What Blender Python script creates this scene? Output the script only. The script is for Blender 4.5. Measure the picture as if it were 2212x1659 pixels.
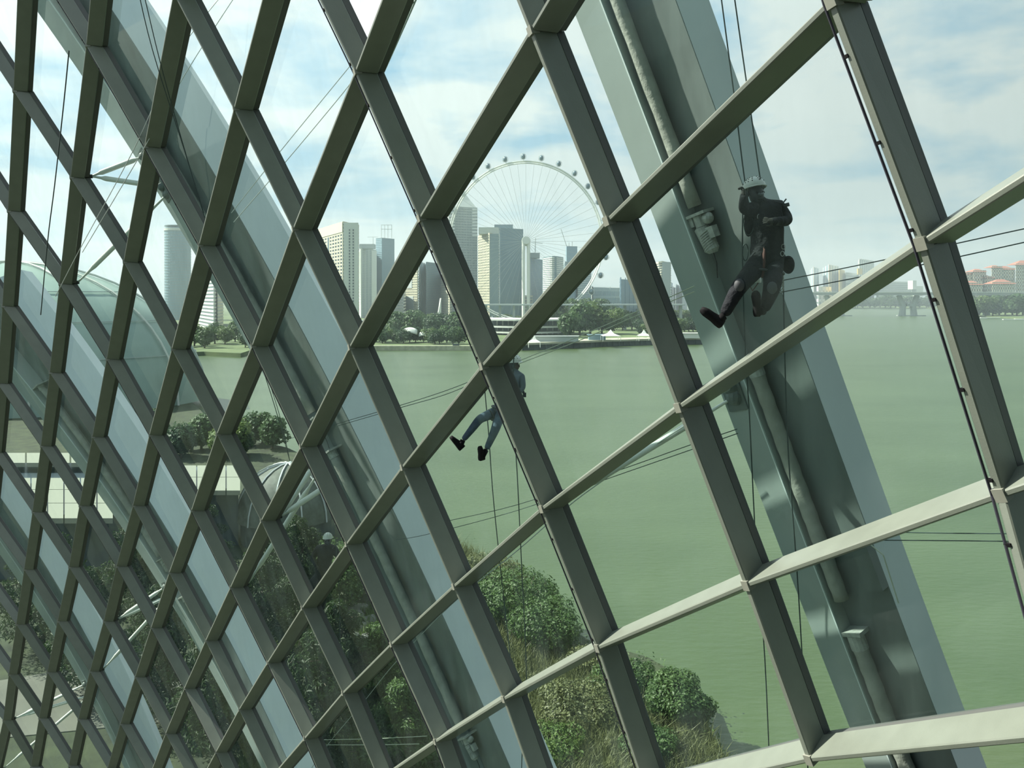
import bpy, bmesh, math, random
import numpy as np
from mathutils import Vector, Matrix
from math import sin, cos, pi, sqrt, radians
random.seed(7); RNG = np.random.default_rng(7)
for o in list(bpy.data.objects): bpy.data.objects.remove(o)
SC = bpy.context.scene
COL = SC.collection
# ---------------------------------------------------------------- camera (level, 30 m above the water)
F, CX, HY, H = 1660.0, 1106.0, 640.0, 30.0
cam = bpy.data.cameras.new('camera'); cam.lens = F/2212*36; cam.sensor_width = 36
cam.shift_y = -(829.5-HY)/2212; cam.clip_end = 12000; cam.clip_start = .05
co = bpy.data.objects.new('camera', cam); COL.objects.link(co)
co.location = (0, 0, H); co.rotation_euler = (pi/2, 0, 0); SC.camera = co
# ---------------------------------------------------------------- light
SUN = Vector((-.74, .16, .76)).normalized()
sl = bpy.data.lights.new('sun', 'SUN'); sl.energy = 11; sl.angle = .012; sl.color = (1, .95, .84)
so = bpy.data.objects.new('sun', sl); COL.objects.link(so); so.location = (-60, 40, 90)
so.rotation_euler = SUN.to_track_quat('Z', 'Y').to_euler()
W = bpy.data.worlds.new('sky'); SC.world = W; W.use_nodes = True
nt = W.node_tree; nt.nodes.clear()
def nd(t, kind, **kw):
    n = t.nodes.new(kind)
    for k, v in kw.items():
        if k in n.inputs.keys() if isinstance(k, str) else False: n.inputs[k].default_value = v
        else: setattr(n, k, v)
    return n
def lk(t, a, b): t.links.new(a, b)
tc = nd(nt, 'ShaderNodeTexCoord')
sep = nd(nt, 'ShaderNodeSeparateXYZ'); lk(nt, tc.outputs['Generated'], sep.inputs[0])
zz = nd(nt, 'ShaderNodeMath', operation='ADD'); lk(nt, sep.outputs['Z'], zz.inputs[0]); zz.inputs[1].default_value = .16
za = nd(nt, 'ShaderNodeMath', operation='MAXIMUM'); lk(nt, zz.outputs[0], za.inputs[0]); za.inputs[1].default_value = .05
dv = nd(nt, 'ShaderNodeVectorMath', operation='DIVIDE'); lk(nt, tc.outputs['Generated'], dv.inputs[0])
cmb = nd(nt, 'ShaderNodeCombineXYZ')
for i in range(3): lk(nt, za.outputs[0], cmb.inputs[i])
lk(nt, cmb.outputs[0], dv.inputs[1])
n1 = nd(nt, 'ShaderNodeTexNoise'); n1.inputs['Scale'].default_value = 1.5; n1.inputs['Detail'].default_value = 10; n1.inputs['Roughness'].default_value = .55; n1.inputs['Distortion'].default_value = .25
lk(nt, dv.outputs[0], n1.inputs['Vector'])
r1 = nd(nt, 'ShaderNodeValToRGB'); r1.color_ramp.elements[0].position = .37; r1.color_ramp.elements[1].position = .55
r1.color_ramp.elements[0].color = (.36, .58, .76, 1); r1.color_ramp.elements[1].color = (.84, .88, .88, 1)
lk(nt, n1.outputs['Fac'], r1.inputs[0])
# hazy horizon
r2 = nd(nt, 'ShaderNodeMapRange'); lk(nt, sep.outputs['Z'], r2.inputs['Value'])
r2.inputs['From Min'].default_value = 0; r2.inputs['From Max'].default_value = .22; r2.inputs['To Min'].default_value = .85; r2.inputs['To Max'].default_value = 0
mx = nd(nt, 'ShaderNodeMix', data_type='RGBA'); lk(nt, r2.outputs[0], mx.inputs[0]); lk(nt, r1.outputs[0], mx.inputs[6]); mx.inputs[7].default_value = (.50, .64, .72, 1)
# brighter towards the sun
dt = nd(nt, 'ShaderNodeVectorMath', operation='DOT_PRODUCT'); lk(nt, tc.outputs['Generated'], dt.inputs[0]); dt.inputs[1].default_value = SUN
mr = nd(nt, 'ShaderNodeMapRange'); lk(nt, dt.outputs['Value'], mr.inputs['Value'])
mr.inputs['From Min'].default_value = -.5; mr.inputs['From Max'].default_value = 1; mr.inputs['To Min'].default_value = .50; mr.inputs['To Max'].default_value = 1.55
ml = nd(nt, 'ShaderNodeVectorMath', operation='SCALE'); lk(nt, mx.outputs[2], ml.inputs[0]); lk(nt, mr.outputs[0], ml.inputs['Scale'])
bg = nd(nt, 'ShaderNodeBackground'); bg.inputs['Strength'].default_value = 1.0; lk(nt, ml.outputs[0], bg.inputs[0])
wo = nd(nt, 'ShaderNodeOutputWorld'); lk(nt, bg.outputs[0], wo.inputs[0])
SC.view_settings.view_transform = 'Standard'; SC.view_settings.look = 'None'
SC.view_settings.exposure = 0.10; SC.view_settings.gamma = 1
SC.view_settings.use_curve_mapping = False
# ---------------------------------------------------------------- helpers
def at(x, y, Y): return Vector(((x-CX)/F*Y, Y, H+(HY-y)/F*Y))
def ground(x, y, z=0.0):
    Y = (H-z)*F/(y-HY); return Vector(((x-CX)/F*Y, Y, z))
def mat(name, col, rough=.6, metal=0, noise=0, nscale=5, bump=0, bscale=30, col2=None, spec=.5, stretch=(1, 1, 1)):
    m = bpy.data.materials.new(name); m.use_nodes = True; t = m.node_tree
    b = t.nodes['Principled BSDF']
    b.inputs['Base Color'].default_value = (*col, 1); b.inputs['Roughness'].default_value = rough
    b.inputs['Metallic'].default_value = metal; b.inputs['Specular IOR Level'].default_value = spec
    if noise or col2 or bump:
        g = nd(t, 'ShaderNodeNewGeometry'); mp = nd(t, 'ShaderNodeMapping'); mp.inputs['Scale'].default_value = stretch
        lk(t, g.outputs['Position'], mp.inputs[0])
    if noise or col2:
        n = nd(t, 'ShaderNodeTexNoise'); n.inputs['Scale'].default_value = nscale; n.inputs['Detail'].default_value = 5
        lk(t, mp.outputs[0], n.inputs['Vector'])
        r = nd(t, 'ShaderNodeValToRGB'); r.color_ramp.elements[0].position = .34; r.color_ramp.elements[1].position = .66
        c2 = col2 or tuple(c*(1-noise) for c in col)
        r.color_ramp.elements[0].color = (*c2, 1); r.color_ramp.elements[1].color = (*col, 1)
        lk(t, n.outputs['Fac'], r.inputs[0]); lk(t, r.outputs[0], b.inputs['Base Color'])
    if bump:
        n2 = nd(t, 'ShaderNodeTexNoise'); n2.inputs['Scale'].default_value = bscale; n2.inputs['Detail'].default_value = 4
        lk(t, mp.outputs[0], n2.inputs['Vector'])
        bp = nd(t, 'ShaderNodeBump'); bp.inputs['Strength'].default_value = bump; bp.inputs['Distance'].default_value = .05
        lk(t, n2.outputs['Fac'], bp.inputs['Height']); lk(t, bp.outputs[0], b.inputs['Normal'])
    return m
class MB:
    def __init__(s): s.v = []; s.f = []; s.m = []
    def poly(s, pts, faces, mi=0):
        k = len(s.v); s.v += [tuple(p) for p in pts]
        for f in faces: s.f.append(tuple(k+i for i in f)); s.m.append(mi)
    def hexa(s, p, mi=0): s.poly(p, [(3,2,1,0),(4,5,6,7),(0,1,5,4),(1,2,6,5),(2,3,7,6),(3,0,4,7)], mi)
    def box(s, c, h, ax=None, mi=0):
        ax = ax or (Vector((1,0,0)), Vector((0,1,0)), Vector((0,0,1))); c = Vector(c)
        s.hexa([c+ax[0]*h[0]*i+ax[1]*h[1]*j+ax[2]*h[2]*k for k in (-1,1) for i, j in ((-1,-1),(1,-1),(1,1),(-1,1))], mi)
    def tube(s, pts, r, n=8, mi=0, cap=True):
        pts = [Vector(p) for p in pts]; rr = r if isinstance(r, (list, tuple)) else [r]*len(pts)
        k = len(s.v); u = None
        for i, p in enumerate(pts):
            d = (pts[min(i+1, len(pts)-1)]-pts[max(i-1, 0)]).normalized()
            if u is None: u = d.orthogonal().normalized()
            u = (u-d*u.dot(d)).normalized(); w = d.cross(u)
            for j in range(n):
                a = 2*pi*j/n; s.v.append(tuple(p+(u*cos(a)+w*sin(a))*rr[i]))
        for i in range(len(pts)-1):
            for j in range(n):
                a, b = k+i*n+j, k+i*n+(j+1) % n; s.f.append((a, b, b+n, a+n)); s.m.append(mi)
        if cap:
            s.f.append(tuple(k+j for j in range(n))[::-1]); s.f.append(tuple(k+(len(pts)-1)*n+j for j in range(n))); s.m += [mi, mi]
    def ball(s, c, r, n=10, m=7, mi=0, z0=-1.0, z1=1.0, ax=None):
        ax = ax or (Vector((1,0,0)), Vector((0,1,0)), Vector((0,0,1)))
        r = r if isinstance(r, (list, tuple)) else (r, r, r); c = Vector(c); k = len(s.v)
        a0, a1 = math.asin(z0), math.asin(z1)
        for i in range(m+1):
            p = a0+(a1-a0)*i/m
            for j in range(n):
                q = 2*pi*j/n; s.v.append(tuple(c+ax[0]*r[0]*cos(p)*cos(q)+ax[1]*r[1]*cos(p)*sin(q)+ax[2]*r[2]*sin(p)))
        for i in range(m):
            for j in range(n):
                a, b = k+i*n+j, k+i*n+(j+1) % n; s.f.append((a, b, b+n, a+n)); s.m.append(mi)
    def build(s, name, mats, parent=None, smooth=False):
        me = bpy.data.meshes.new(name); me.from_pydata(s.v, [], s.f); me.update()
        mats = mats if isinstance(mats, (list, tuple)) else [mats]
        for m in mats: me.materials.append(m)
        if len(mats) > 1: me.polygons.foreach_set('material_index', s.m)
        if smooth: me.polygons.foreach_set('use_smooth', [True]*len(me.polygons))
        o = bpy.data.objects.new(name, me); COL.objects.link(o)
        if parent is not None: o.parent = parent
        return o
def tag(o, label=None, cat=None, group=None, kind=None):
    if label: o['label'] = label
    if cat: o['category'] = cat
    if group: o['group'] = group
    if kind: o['kind'] = kind
    return o
def empty(name, loc=(0, 0, 0), label=None, cat=None, group=None, kind=None):
    o = bpy.data.objects.new(name, None); COL.objects.link(o); o.location = loc; o.empty_display_size = .2
    return tag(o, label, cat, group, kind)
def rebase(root, loc):
    """put an Empty at the thing's base and keep its children where they are"""
    root.location = loc; loc = Vector(loc)
    for c in root.children:
        for v in [c]: v.location = v.location-loc
def quads(pts, nor, siz, name, m, parent=None, asp=.45, fold=.25, droop=0):
    """many small folded leaves (two triangles pairs each) as one mesh; pts, nor: (n,3) arrays"""
    n = len(pts); a = RNG.normal(size=(n, 3)); nor = nor/np.linalg.norm(nor, axis=1, keepdims=True)
    u = np.cross(nor, a); u /= np.linalg.norm(u, axis=1, keepdims=True); w = np.cross(nor, u)
    s = (siz*(.6+.8*RNG.random(n)))[:, None]
    V = np.stack([pts-u*s*.5, pts+w*s*asp*.5+nor*s*fold*.2, pts+u*s*.5-np.array([0, 0, droop])*s, pts-w*s*asp*.5+nor*s*fold*.2], 1).reshape(-1, 3)
    idx = np.arange(4*n).reshape(n, 4)
    me = bpy.data.meshes.new(name); me.vertices.add(4*n); me.vertices.foreach_set('co', V.ravel())
    tri = np.concatenate([idx[:, [0, 1, 2]], idx[:, [0, 2, 3]]]); nf = len(tri)
    me.loops.add(3*nf); me.loops.foreach_set('vertex_index', tri.ravel().astype(np.int32))
    me.polygons.add(nf); me.polygons.foreach_set('loop_start', np.arange(0, 3*nf, 3, dtype=np.int32))
    me.update(calc_edges=True); me.materials.append(m)
    o = bpy.data.objects.new(name, me); COL.objects.link(o)
    if parent is not None: o.parent = parent
    return o
def blobpts(blobs, n, shell=.55):
    """random points in a set of ellipsoids [(centre, radii)] nearer to their skins, with outward normals"""
    wts = np.array([np.prod(np.array(r, float))**(2/3.) for c, r in blobs]); wts /= wts.sum()
    k = RNG.choice(len(blobs), n, p=wts); d = RNG.normal(size=(n, 3)); d /= np.linalg.norm(d, axis=1, keepdims=True)
    C = np.array([tuple(c) for c, r in blobs])[k]; R = np.array([tuple(r) for c, r in blobs])[k]
    rad = (shell+(1-shell)*RNG.random(n))[:, None]
    return C+d*R*rad, d+RNG.normal(size=(n, 3))*.55+np.array([0, 0, .4])
def leafmat(name, c1, c2, sc=.6, tr=.35):
    m = bpy.data.materials.new(name); m.use_nodes = True; t = m.node_tree; b = t.nodes['Principled BSDF']
    b.inputs['Roughness'].default_value = .5; b.inputs['Specular IOR Level'].default_value = .35
    g = nd(t, 'ShaderNodeNewGeometry'); n = nd(t, 'ShaderNodeTexNoise'); n.inputs['Scale'].default_value = sc; n.inputs['Detail'].default_value = 6; n.inputs['Roughness'].default_value = .8
    lk(t, g.outputs['Position'], n.inputs['Vector'])
    r = nd(t, 'ShaderNodeValToRGB'); r.color_ramp.elements[0].position = .35; r.color_ramp.elements[1].position = .65
    r.color_ramp.elements[0].color = (*c1, 1); r.color_ramp.elements[1].color = (*c2, 1)
    lk(t, n.outputs['Fac'], r.inputs[0]); lk(t, r.outputs[0], b.inputs['Base Color'])
    tl = nd(t, 'ShaderNodeBsdfTranslucent'); lk(t, r.outputs[0], tl.inputs[0])
    ms = nd(t, 'ShaderNodeMixShader'); ms.inputs[0].default_value = tr
    lk(t, b.outputs[0], ms.inputs[1]); lk(t, tl.outputs[0], ms.inputs[2]); lk(t, ms.outputs[0], t.nodes['Material Output'].inputs[0])
    return m
# ---------------------------------------------------------------- materials
M = {}
M['beam'] = mat('painted grey steel', (.152, .174, .143), .38, noise=.10, nscale=3, bump=.04, bscale=60, spec=.7)
M['bar'] = mat('dark glazing bar', (.075, .08, .075), .5)
M['node'] = mat('cast grey steel node', (.22, .23, .19), .4, noise=.1, nscale=12)
M['pipe'] = mat('black pipe', (.025, .025, .035), .45)
M['arch'] = mat('white painted arch steel', (.62, .69, .70), .5, noise=.10, nscale=.7, stretch=(1, 1, .25), bump=.03, bscale=6)
M['archf'] = mat('flange steel toned for shade', (.34, .39, .38), .5, noise=.12, nscale=.9, stretch=(1, 1, .25), bump=.03, bscale=6)  # arch paint darkened so the sun-facing flange reads as shaded
M['archd'] = mat('dark steel toned for web shade', (.15, .18, .175), .55, noise=.3, nscale=1.2, stretch=(2, 2, .3), bump=.05, bscale=8)  # shadow on the web put into its colour; joints and cable box share it
M['roller'] = mat('rolled grey shade fabric', (.36, .37, .33), .8, noise=.25, nscale=4, bump=.3, bscale=12)
M['motor'] = mat('grey cast motor', (.45, .47, .44), .45, noise=.3, nscale=14)
M['strut'] = mat('white tube steel', (.68, .70, .66), .35)
M['dark'] = mat('dark rubber', (.008, .008, .009), .8, spec=.15)
M['rope'] = mat('dark rope', (.03, .05, .05), .8)
M['cable'] = mat('grey steel cable', (.38, .42, .40), .4, metal=.3)
M['ropew'] = mat('pale line', (.45, .48, .38), .6)
def water_mat():
    m = bpy.data.materials.new('green bay water'); m.use_nodes = True; t = m.node_tree; b = t.nodes['Principled BSDF']
    b.inputs['Roughness'].default_value = .32; b.inputs['Specular IOR Level'].default_value = .45
    g = nd(t, 'ShaderNodeNewGeometry'); mp = nd(t, 'ShaderNodeMapping'); mp.inputs['Scale'].default_value = (.35, 1, 1); lk(t, g.outputs['Position'], mp.inputs[0])
    n = nd(t, 'ShaderNodeTexNoise'); n.inputs['Scale'].default_value = .06; n.inputs['Detail'].default_value = 8; lk(t, mp.outputs[0], n.inputs['Vector'])
    r = nd(t, 'ShaderNodeValToRGB'); r.color_ramp.elements[0].position = .3; r.color_ramp.elements[1].position = .7
    r.color_ramp.elements[0].color = (.040, .066, .022, 1); r.color_ramp.elements[1].color = (.056, .086, .034, 1)
    lk(t, n.outputs['Fac'], r.inputs[0]); lk(t, r.outputs[0], b.inputs['Base Color'])
    n2 = nd(t, 'ShaderNodeTexNoise'); n2.inputs['Scale'].default_value = 1.6; n2.inputs['Detail'].default_value = 6; lk(t, mp.outputs[0], n2.inputs['Vector'])
    bp = nd(t, 'ShaderNodeBump'); bp.inputs['Strength'].default_value = .35; bp.inputs['Distance'].default_value = .25
    lk(t, n2.outputs['Fac'], bp.inputs['Height']); lk(t, bp.outputs[0], b.inputs['Normal'])
    return m
M['water'] = water_mat()
def glass_mat():
    m = bpy.data.materials.new('tinted dusty glass'); m.use_nodes = True; t = m.node_tree; t.nodes.clear()
    out = nd(t, 'ShaderNodeOutputMaterial'); tr = nd(t, 'ShaderNodeBsdfTransparent'); tr.inputs[0].default_value = (.90, .955, .935, 1)
    gl = nd(t, 'ShaderNodeBsdfGlossy'); gl.inputs['Roughness'].default_value = .02; gl.inputs[0].default_value = (.85, .95, .9, 1)
    fr = nd(t, 'ShaderNodeFresnel'); fr.inputs[0].default_value = 1.3
    gg = nd(t, 'ShaderNodeNewGeometry'); fb = nd(t, 'ShaderNodeMath', operation='SUBTRACT'); fb.inputs[0].default_value = 1; lk(t, gg.outputs['Backfacing'], fb.inputs[1]); fm = nd(t, 'ShaderNodeMath', operation='MULTIPLY'); lk(t, fr.outputs[0], fm.inputs[0]); lk(t, fb.outputs[0], fm.inputs[1])
    m1 = nd(t, 'ShaderNodeMixShader'); lk(t, fm.outputs[0], m1.inputs[0]); lk(t, tr.outputs[0], m1.inputs[1]); lk(t, gl.outputs[0], m1.inputs[2])
    df = nd(t, 'ShaderNodeBsdfDiffuse'); df.inputs[0].default_value = (.75, .85, .82, 1); tl = nd(t, 'ShaderNodeBsdfTranslucent'); tl.inputs[0].default_value = (.7, .85, .8, 1)
    m2 = nd(t, 'ShaderNodeMixShader'); m2.inputs[0].default_value = .7; lk(t, df.outputs[0], m2.inputs[1]); lk(t, tl.outputs[0], m2.inputs[2])
    g = nd(t, 'ShaderNodeNewGeometry'); mp = nd(t, 'ShaderNodeMapping'); mp.inputs['Scale'].default_value = (2.2, 2.2, .22); lk(t, g.outputs['Position'], mp.inputs[0])
    n = nd(t, 'ShaderNodeTexNoise'); n.inputs['Scale'].default_value = 1.2; n.inputs['Detail'].default_value = 6; n.inputs['Roughness'].default_value = .6; lk(t, mp.outputs[0], n.inputs['Vector'])
    mr = nd(t, 'ShaderNodeMapRange'); lk(t, n.outputs['Fac'], mr.inputs['Value'])
    mr.inputs['From Min'].default_value = .35; mr.inputs['From Max'].default_value = .8; mr.inputs['To Min'].default_value = .006; mr.inputs['To Max'].default_value = .05
    m3 = nd(t, 'ShaderNodeMixShader'); lk(t, mr.outputs[0], m3.inputs[0]); lk(t, m1.outputs[0], m3.inputs[1]); lk(t, m2.outputs[0], m3.inputs[2])
    lk(t, m3.outputs[0], out.inputs[0]); return m
M['glass'] = glass_mat()
# ---------------------------------------------------------------- the gridshell wall
NODES = {}
for row in """-15,-6,-34.432,43.927,-28.237,0.839,0.543,-0.013
-15,-5,-32.342,43.594,-30.205,0.866,0.498,-0.039
-15,-4,-30.297,43.130,-32.046,0.891,0.449,-0.063
-15,-3,-28.318,42.570,-33.773,0.914,0.397,-0.083
-15,-2,-26.450,41.963,-35.420,0.935,0.340,-0.100
-14,-7,-34.954,42.627,-22.338,0.837,0.546,0.029
-14,-6,-32.808,42.424,-24.451,0.859,0.511,0.002
-14,-5,-30.802,42.202,-26.518,0.880,0.474,-0.023
-14,-4,-28.844,41.840,-28.466,0.900,0.433,-0.045
-14,-3,-26.906,41.322,-30.265,0.919,0.388,-0.065
-14,-2,-25.122,40.796,-32.015,0.936,0.341,-0.082
-14,-1,-23.465,40.220,-33.689,0.952,0.292,-0.095
-13,-7,-33.308,40.997,-18.608,0.859,0.511,0.042
-13,-6,-31.152,40.771,-20.751,0.875,0.483,0.016
-13,-5,-29.134,40.562,-22.832,0.892,0.452,-0.007
-13,-4,-27.354,40.420,-24.956,0.908,0.419,-0.029
-13,-3,-25.457,39.945,-26.827,0.923,0.383,-0.048
-13,-2,-23.842,39.577,-28.744,0.937,0.344,-0.064
-13,-1,-22.176,38.959,-30.433,0.950,0.303,-0.077
-13,0,-20.582,38.271,-32.026,0.961,0.261,-0.087
-12,-7,-31.662,39.292,-14.975,0.876,0.480,0.054
-12,-6,-29.523,39.063,-17.178,0.889,0.458,0.030
-12,-5,-27.471,38.777,-19.276,0.901,0.434,0.008
-12,-4,-25.512,38.527,-21.249,0.913,0.407,-0.013
-12,-3,-24.285,38.781,-23.728,0.925,0.379,-0.031
-12,-2,-22.469,38.116,-25.463,0.936,0.349,-0.047
-12,-1,-20.807,37.511,-27.217,0.947,0.316,-0.060
-12,0,-19.259,36.887,-28.887,0.957,0.282,-0.071
-12,1,-17.790,36.190,-30.461,0.966,0.247,-0.079
-11,-7,-30.008,37.491,-11.438,0.890,0.451,0.066
-11,-6,-27.912,37.287,-13.721,0.899,0.435,0.043
-11,-5,-25.903,37.025,-15.909,0.908,0.418,0.022
-11,-4,-23.977,36.614,-18.013,0.917,0.398,0.003
-11,-3,-22.663,36.813,-20.208,0.926,0.377,-0.015
-11,-2,-21.018,36.441,-22.243,0.935,0.354,-0.030
-11,-1,-19.448,35.973,-24.095,0.943,0.329,-0.043
-11,0,-17.922,35.379,-25.836,0.951,0.303,-0.054
-11,1,-16.471,34.707,-27.477,0.959,0.276,-0.064
-11,2,-15.088,33.945,-29.011,0.966,0.249,-0.071
-10,-7,-28.363,35.587,-8.021,0.902,0.426,0.076
-10,-6,-26.313,35.416,-10.394,0.908,0.416,0.055
-10,-5,-24.352,35.155,-12.670,0.914,0.404,0.036
-10,-4,-22.474,34.830,-14.868,0.920,0.391,0.018
-10,-3,-21.095,34.884,-17.053,0.926,0.376,0.002
-10,-2,-19.648,34.801,-19.144,0.933,0.361,-0.013
-10,-1,-18.053,34.292,-21.048,0.939,0.343,-0.026
-10,0,-16.551,33.736,-22.865,0.945,0.325,-0.037
-10,1,-15.099,33.066,-24.559,0.951,0.306,-0.047
-10,2,-13.713,32.298,-26.148,0.956,0.287,-0.056
-9,-7,-26.710,33.604,-4.692,0.911,0.403,0.086
-9,-6,-24.709,33.479,-7.142,0.915,0.398,0.067
-9,-5,-22.798,33.290,-9.509,0.919,0.392,0.049
-9,-4,-20.982,33.044,-11.749,0.922,0.385,0.033
-9,-3,-19.528,33.014,-13.955,0.926,0.377,0.018
-9,-2,-18.063,32.872,-16.042,0.930,0.368,0.005
-9,-1,-16.569,32.497,-18.074,0.934,0.358,-0.007
-9,0,-15.056,31.930,-19.925,0.938,0.347,-0.018
-9,1,-13.617,31.259,-21.675,0.942,0.335,-0.028
-9,2,-12.256,30.515,-23.332,0.945,0.323,-0.038
-9,3,-10.993,29.725,-24.900,0.949,0.313,-0.049
-8,-7,-25.030,31.523,-1.438,0.919,0.383,0.096
-8,-6,-23.078,31.465,-3.951,0.921,0.383,0.078
-8,-5,-21.215,31.340,-6.370,0.922,0.382,0.062
-8,-4,-19.438,31.146,-8.743,0.924,0.381,0.048
-8,-3,-17.919,31.078,-10.947,0.925,0.378,0.035
-8,-2,-16.427,30.902,-13.069,0.927,0.375,0.023
-8,-1,-14.978,30.534,-15.123,0.928,0.372,0.012
-8,0,-13.490,29.925,-17.025,0.930,0.368,0.002
-8,1,-12.079,29.304,-18.858,0.932,0.363,-0.008
-8,2,-10.750,28.581,-20.583,0.933,0.359,-0.018
-8,3,-9.557,27.895,-22.240,0.934,0.356,-0.029
-7,-7,-23.314,29.327,1.748,0.925,0.365,0.105
-7,-6,-21.397,29.301,-0.847,0.925,0.369,0.089
-7,-5,-19.580,29.240,-3.312,0.925,0.374,0.075
-7,-4,-17.849,29.107,-5.670,0.924,0.377,0.063
-7,-3,-16.327,28.998,-7.901,0.923,0.381,0.052
-7,-2,-14.828,28.796,-10.116,0.923,0.383,0.041
-7,-1,-13.368,28.453,-12.272,0.922,0.386,0.032
-7,0,-11.915,27.933,-14.256,0.921,0.388,0.023
-7,1,-10.446,27.093,-16.074,0.921,0.390,0.014
-7,2,-9.247,26.601,-17.934,0.919,0.393,0.005
-7,3,-8.099,25.977,-19.657,0.918,0.397,-0.007
-7,4,-7.023,25.258,-21.266,0.915,0.403,-0.022
-6,-7,-21.499,26.936,4.936,0.930,0.349,0.114
-6,-6,-19.627,26.951,2.243,0.928,0.358,0.100
-6,-5,-17.816,26.862,-0.344,0.926,0.367,0.089
-6,-4,-16.173,26.877,-2.669,0.924,0.375,0.078
-6,-3,-14.622,26.767,-4.895,0.921,0.383,0.069
-6,-2,-13.105,26.559,-7.231,0.918,0.391,0.061
-6,-1,-11.706,26.237,-9.436,0.915,0.399,0.054
-6,0,-10.284,25.789,-11.556,0.912,0.407,0.046
-6,1,-8.914,25.096,-13.493,0.909,0.416,0.039
-6,2,-7.682,24.514,-15.342,0.905,0.425,0.030
-6,3,-6.542,23.876,-17.101,0.900,0.435,0.019
-6,4,-5.525,23.243,-18.793,0.894,0.447,0.004
-5,-7,-19.591,24.359,8.122,0.934,0.335,0.123
-5,-6,-17.754,24.415,5.394,0.931,0.348,0.112
-5,-5,-16.038,24.444,2.715,0.927,0.361,0.102
-5,-4,-14.409,24.458,0.397,0.923,0.374,0.094
-5,-3,-12.845,24.342,-1.992,0.918,0.386,0.087
-5,-2,-11.387,24.123,-4.355,0.913,0.399,0.081
-5,-1,-9.956,23.855,-6.651,0.908,0.412,0.076
-5,0,-8.605,23.465,-8.896,0.902,0.425,0.071
-5,1,-7.300,22.927,-10.932,0.896,0.439,0.065
-5,2,-5.983,22.133,-12.741,0.889,0.454,0.058
-5,3,-4.948,21.691,-14.622,0.881,0.470,0.048
-5,4,-3.981,21.105,-16.384,0.872,0.488,0.034
-4,-7,-17.644,21.649,11.240,0.937,0.324,0.132
-4,-6,-15.858,21.766,8.454,0.932,0.340,0.123
-4,-5,-14.140,21.795,5.825,0.927,0.357,0.116
-4,-4,-12.551,21.843,3.381,0.921,0.373,0.110
-4,-3,-10.994,21.747,0.977,0.915,0.390,0.106
-4,-2,-9.543,21.551,-1.480,0.908,0.406,0.103
-4,-1,-8.184,21.303,-3.820,0.900,0.423,0.100
-4,0,-6.859,21.006,-6.134,0.892,0.441,0.097
-4,1,-5.625,20.579,-8.346,0.883,0.459,0.094
-4,2,-4.404,19.981,-10.319,0.874,0.479,0.089
-4,3,-3.370,19.427,-12.225,0.863,0.499,0.081
-4,4,-2.434,18.849,-14.030,0.850,0.522,0.068
-4,5,-1.623,18.257,-15.776,0.835,0.548,0.047
-3,-6,-13.896,18.967,11.499,0.933,0.334,0.134
-3,-5,-12.214,19.068,8.829,0.926,0.353,0.130
-3,-4,-10.571,19.075,6.229,0.919,0.373,0.127
-3,-3,-9.089,18.999,3.696,0.911,0.393,0.126
-3,-2,-7.665,18.813,1.252,0.902,0.413,0.125
-3,-1,-6.295,18.596,-1.204,0.893,0.433,0.125
-3,0,-5.045,18.335,-3.586,0.882,0.454,0.125
-3,1,-3.891,18.029,-5.817,0.871,0.476,0.124
-3,2,-2.768,17.584,-7.966,0.858,0.499,0.121
-3,3,-1.695,16.931,-9.817,0.844,0.523,0.115
-3,4,-0.870,16.509,-11.761,0.829,0.550,0.104
-3,5,-0.126,15.967,-13.592,0.811,0.579,0.085
-2,-4,-8.629,16.186,9.002,0.916,0.373,0.145
-2,-3,-7.099,16.121,6.361,0.907,0.396,0.146
-2,-2,-5.770,15.942,3.887,0.896,0.418,0.149
-2,-1,-4.487,15.743,1.378,0.885,0.441,0.151
-2,0,-3.287,15.529,-1.032,0.872,0.465,0.154
-2,1,-2.192,15.294,-3.409,0.858,0.489,0.155
-2,2,-1.140,14.990,-5.665,0.844,0.514,0.155
-2,3,-0.161,14.565,-7.638,0.827,0.541,0.152
-2,4,0.636,14.076,-9.621,0.809,0.569,0.143
-2,5,1.328,13.589,-11.523,0.789,0.601,0.127
-1,-3,-5.217,13.132,8.999,0.902,0.398,0.168
-1,-2,-3.888,13.030,6.345,0.890,0.422,0.173
-1,-1,-2.621,12.833,3.746,0.877,0.447,0.178
-1,0,-1.528,12.641,1.280,0.862,0.472,0.183
-1,1,-0.493,12.464,-1.137,0.847,0.497,0.188
-1,2,0.473,12.279,-3.402,0.830,0.524,0.190
-1,3,1.335,12.023,-5.508,0.813,0.551,0.189
-1,4,2.052,11.669,-7.577,0.793,0.580,0.184
-1,5,2.615,11.224,-9.504,0.772,0.612,0.170
0,-1,-0.816,9.846,6.036,0.869,0.450,0.206
0,0,0.233,9.741,3.364,0.853,0.476,0.213
0,1,1.184,9.610,0.940,0.837,0.501,0.220
0,2,2.053,9.489,-1.377,0.819,0.527,0.225
0,3,2.849,9.356,-3.522,0.801,0.554,0.226
0,4,3.524,9.124,-5.506,0.782,0.583,0.223
1,-1,1.011,6.785,8.186,0.861,0.451,0.233
1,0,1.989,6.789,5.435,0.845,0.476,0.243
1,1,2.828,6.819,2.615,0.828,0.501,0.252
1,2,3.580,6.724,0.459,0.811,0.525,0.258
1,3,4.249,6.690,-1.733,0.793,0.550,0.262
1,4,4.471,6.200,-3.548,0.775,0.576,0.261
2,1,4.608,3.720,4.829,0.822,0.495,0.282
2,2,5.383,3.650,2.436,0.805,0.517,0.290
2,3,5.889,3.486,0.310,0.789,0.539,0.295
2,4,6.428,3.240,-1.866,0.773,0.562,0.295""".split():
    q = row.split(','); NODES[(int(q[0]), int(q[1]))] = (Vector([float(t) for t in q[2:5]])+Vector((0, 0, H)), Vector([float(t) for t in q[5:8]]))
DB = .36            # beam depth
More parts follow.
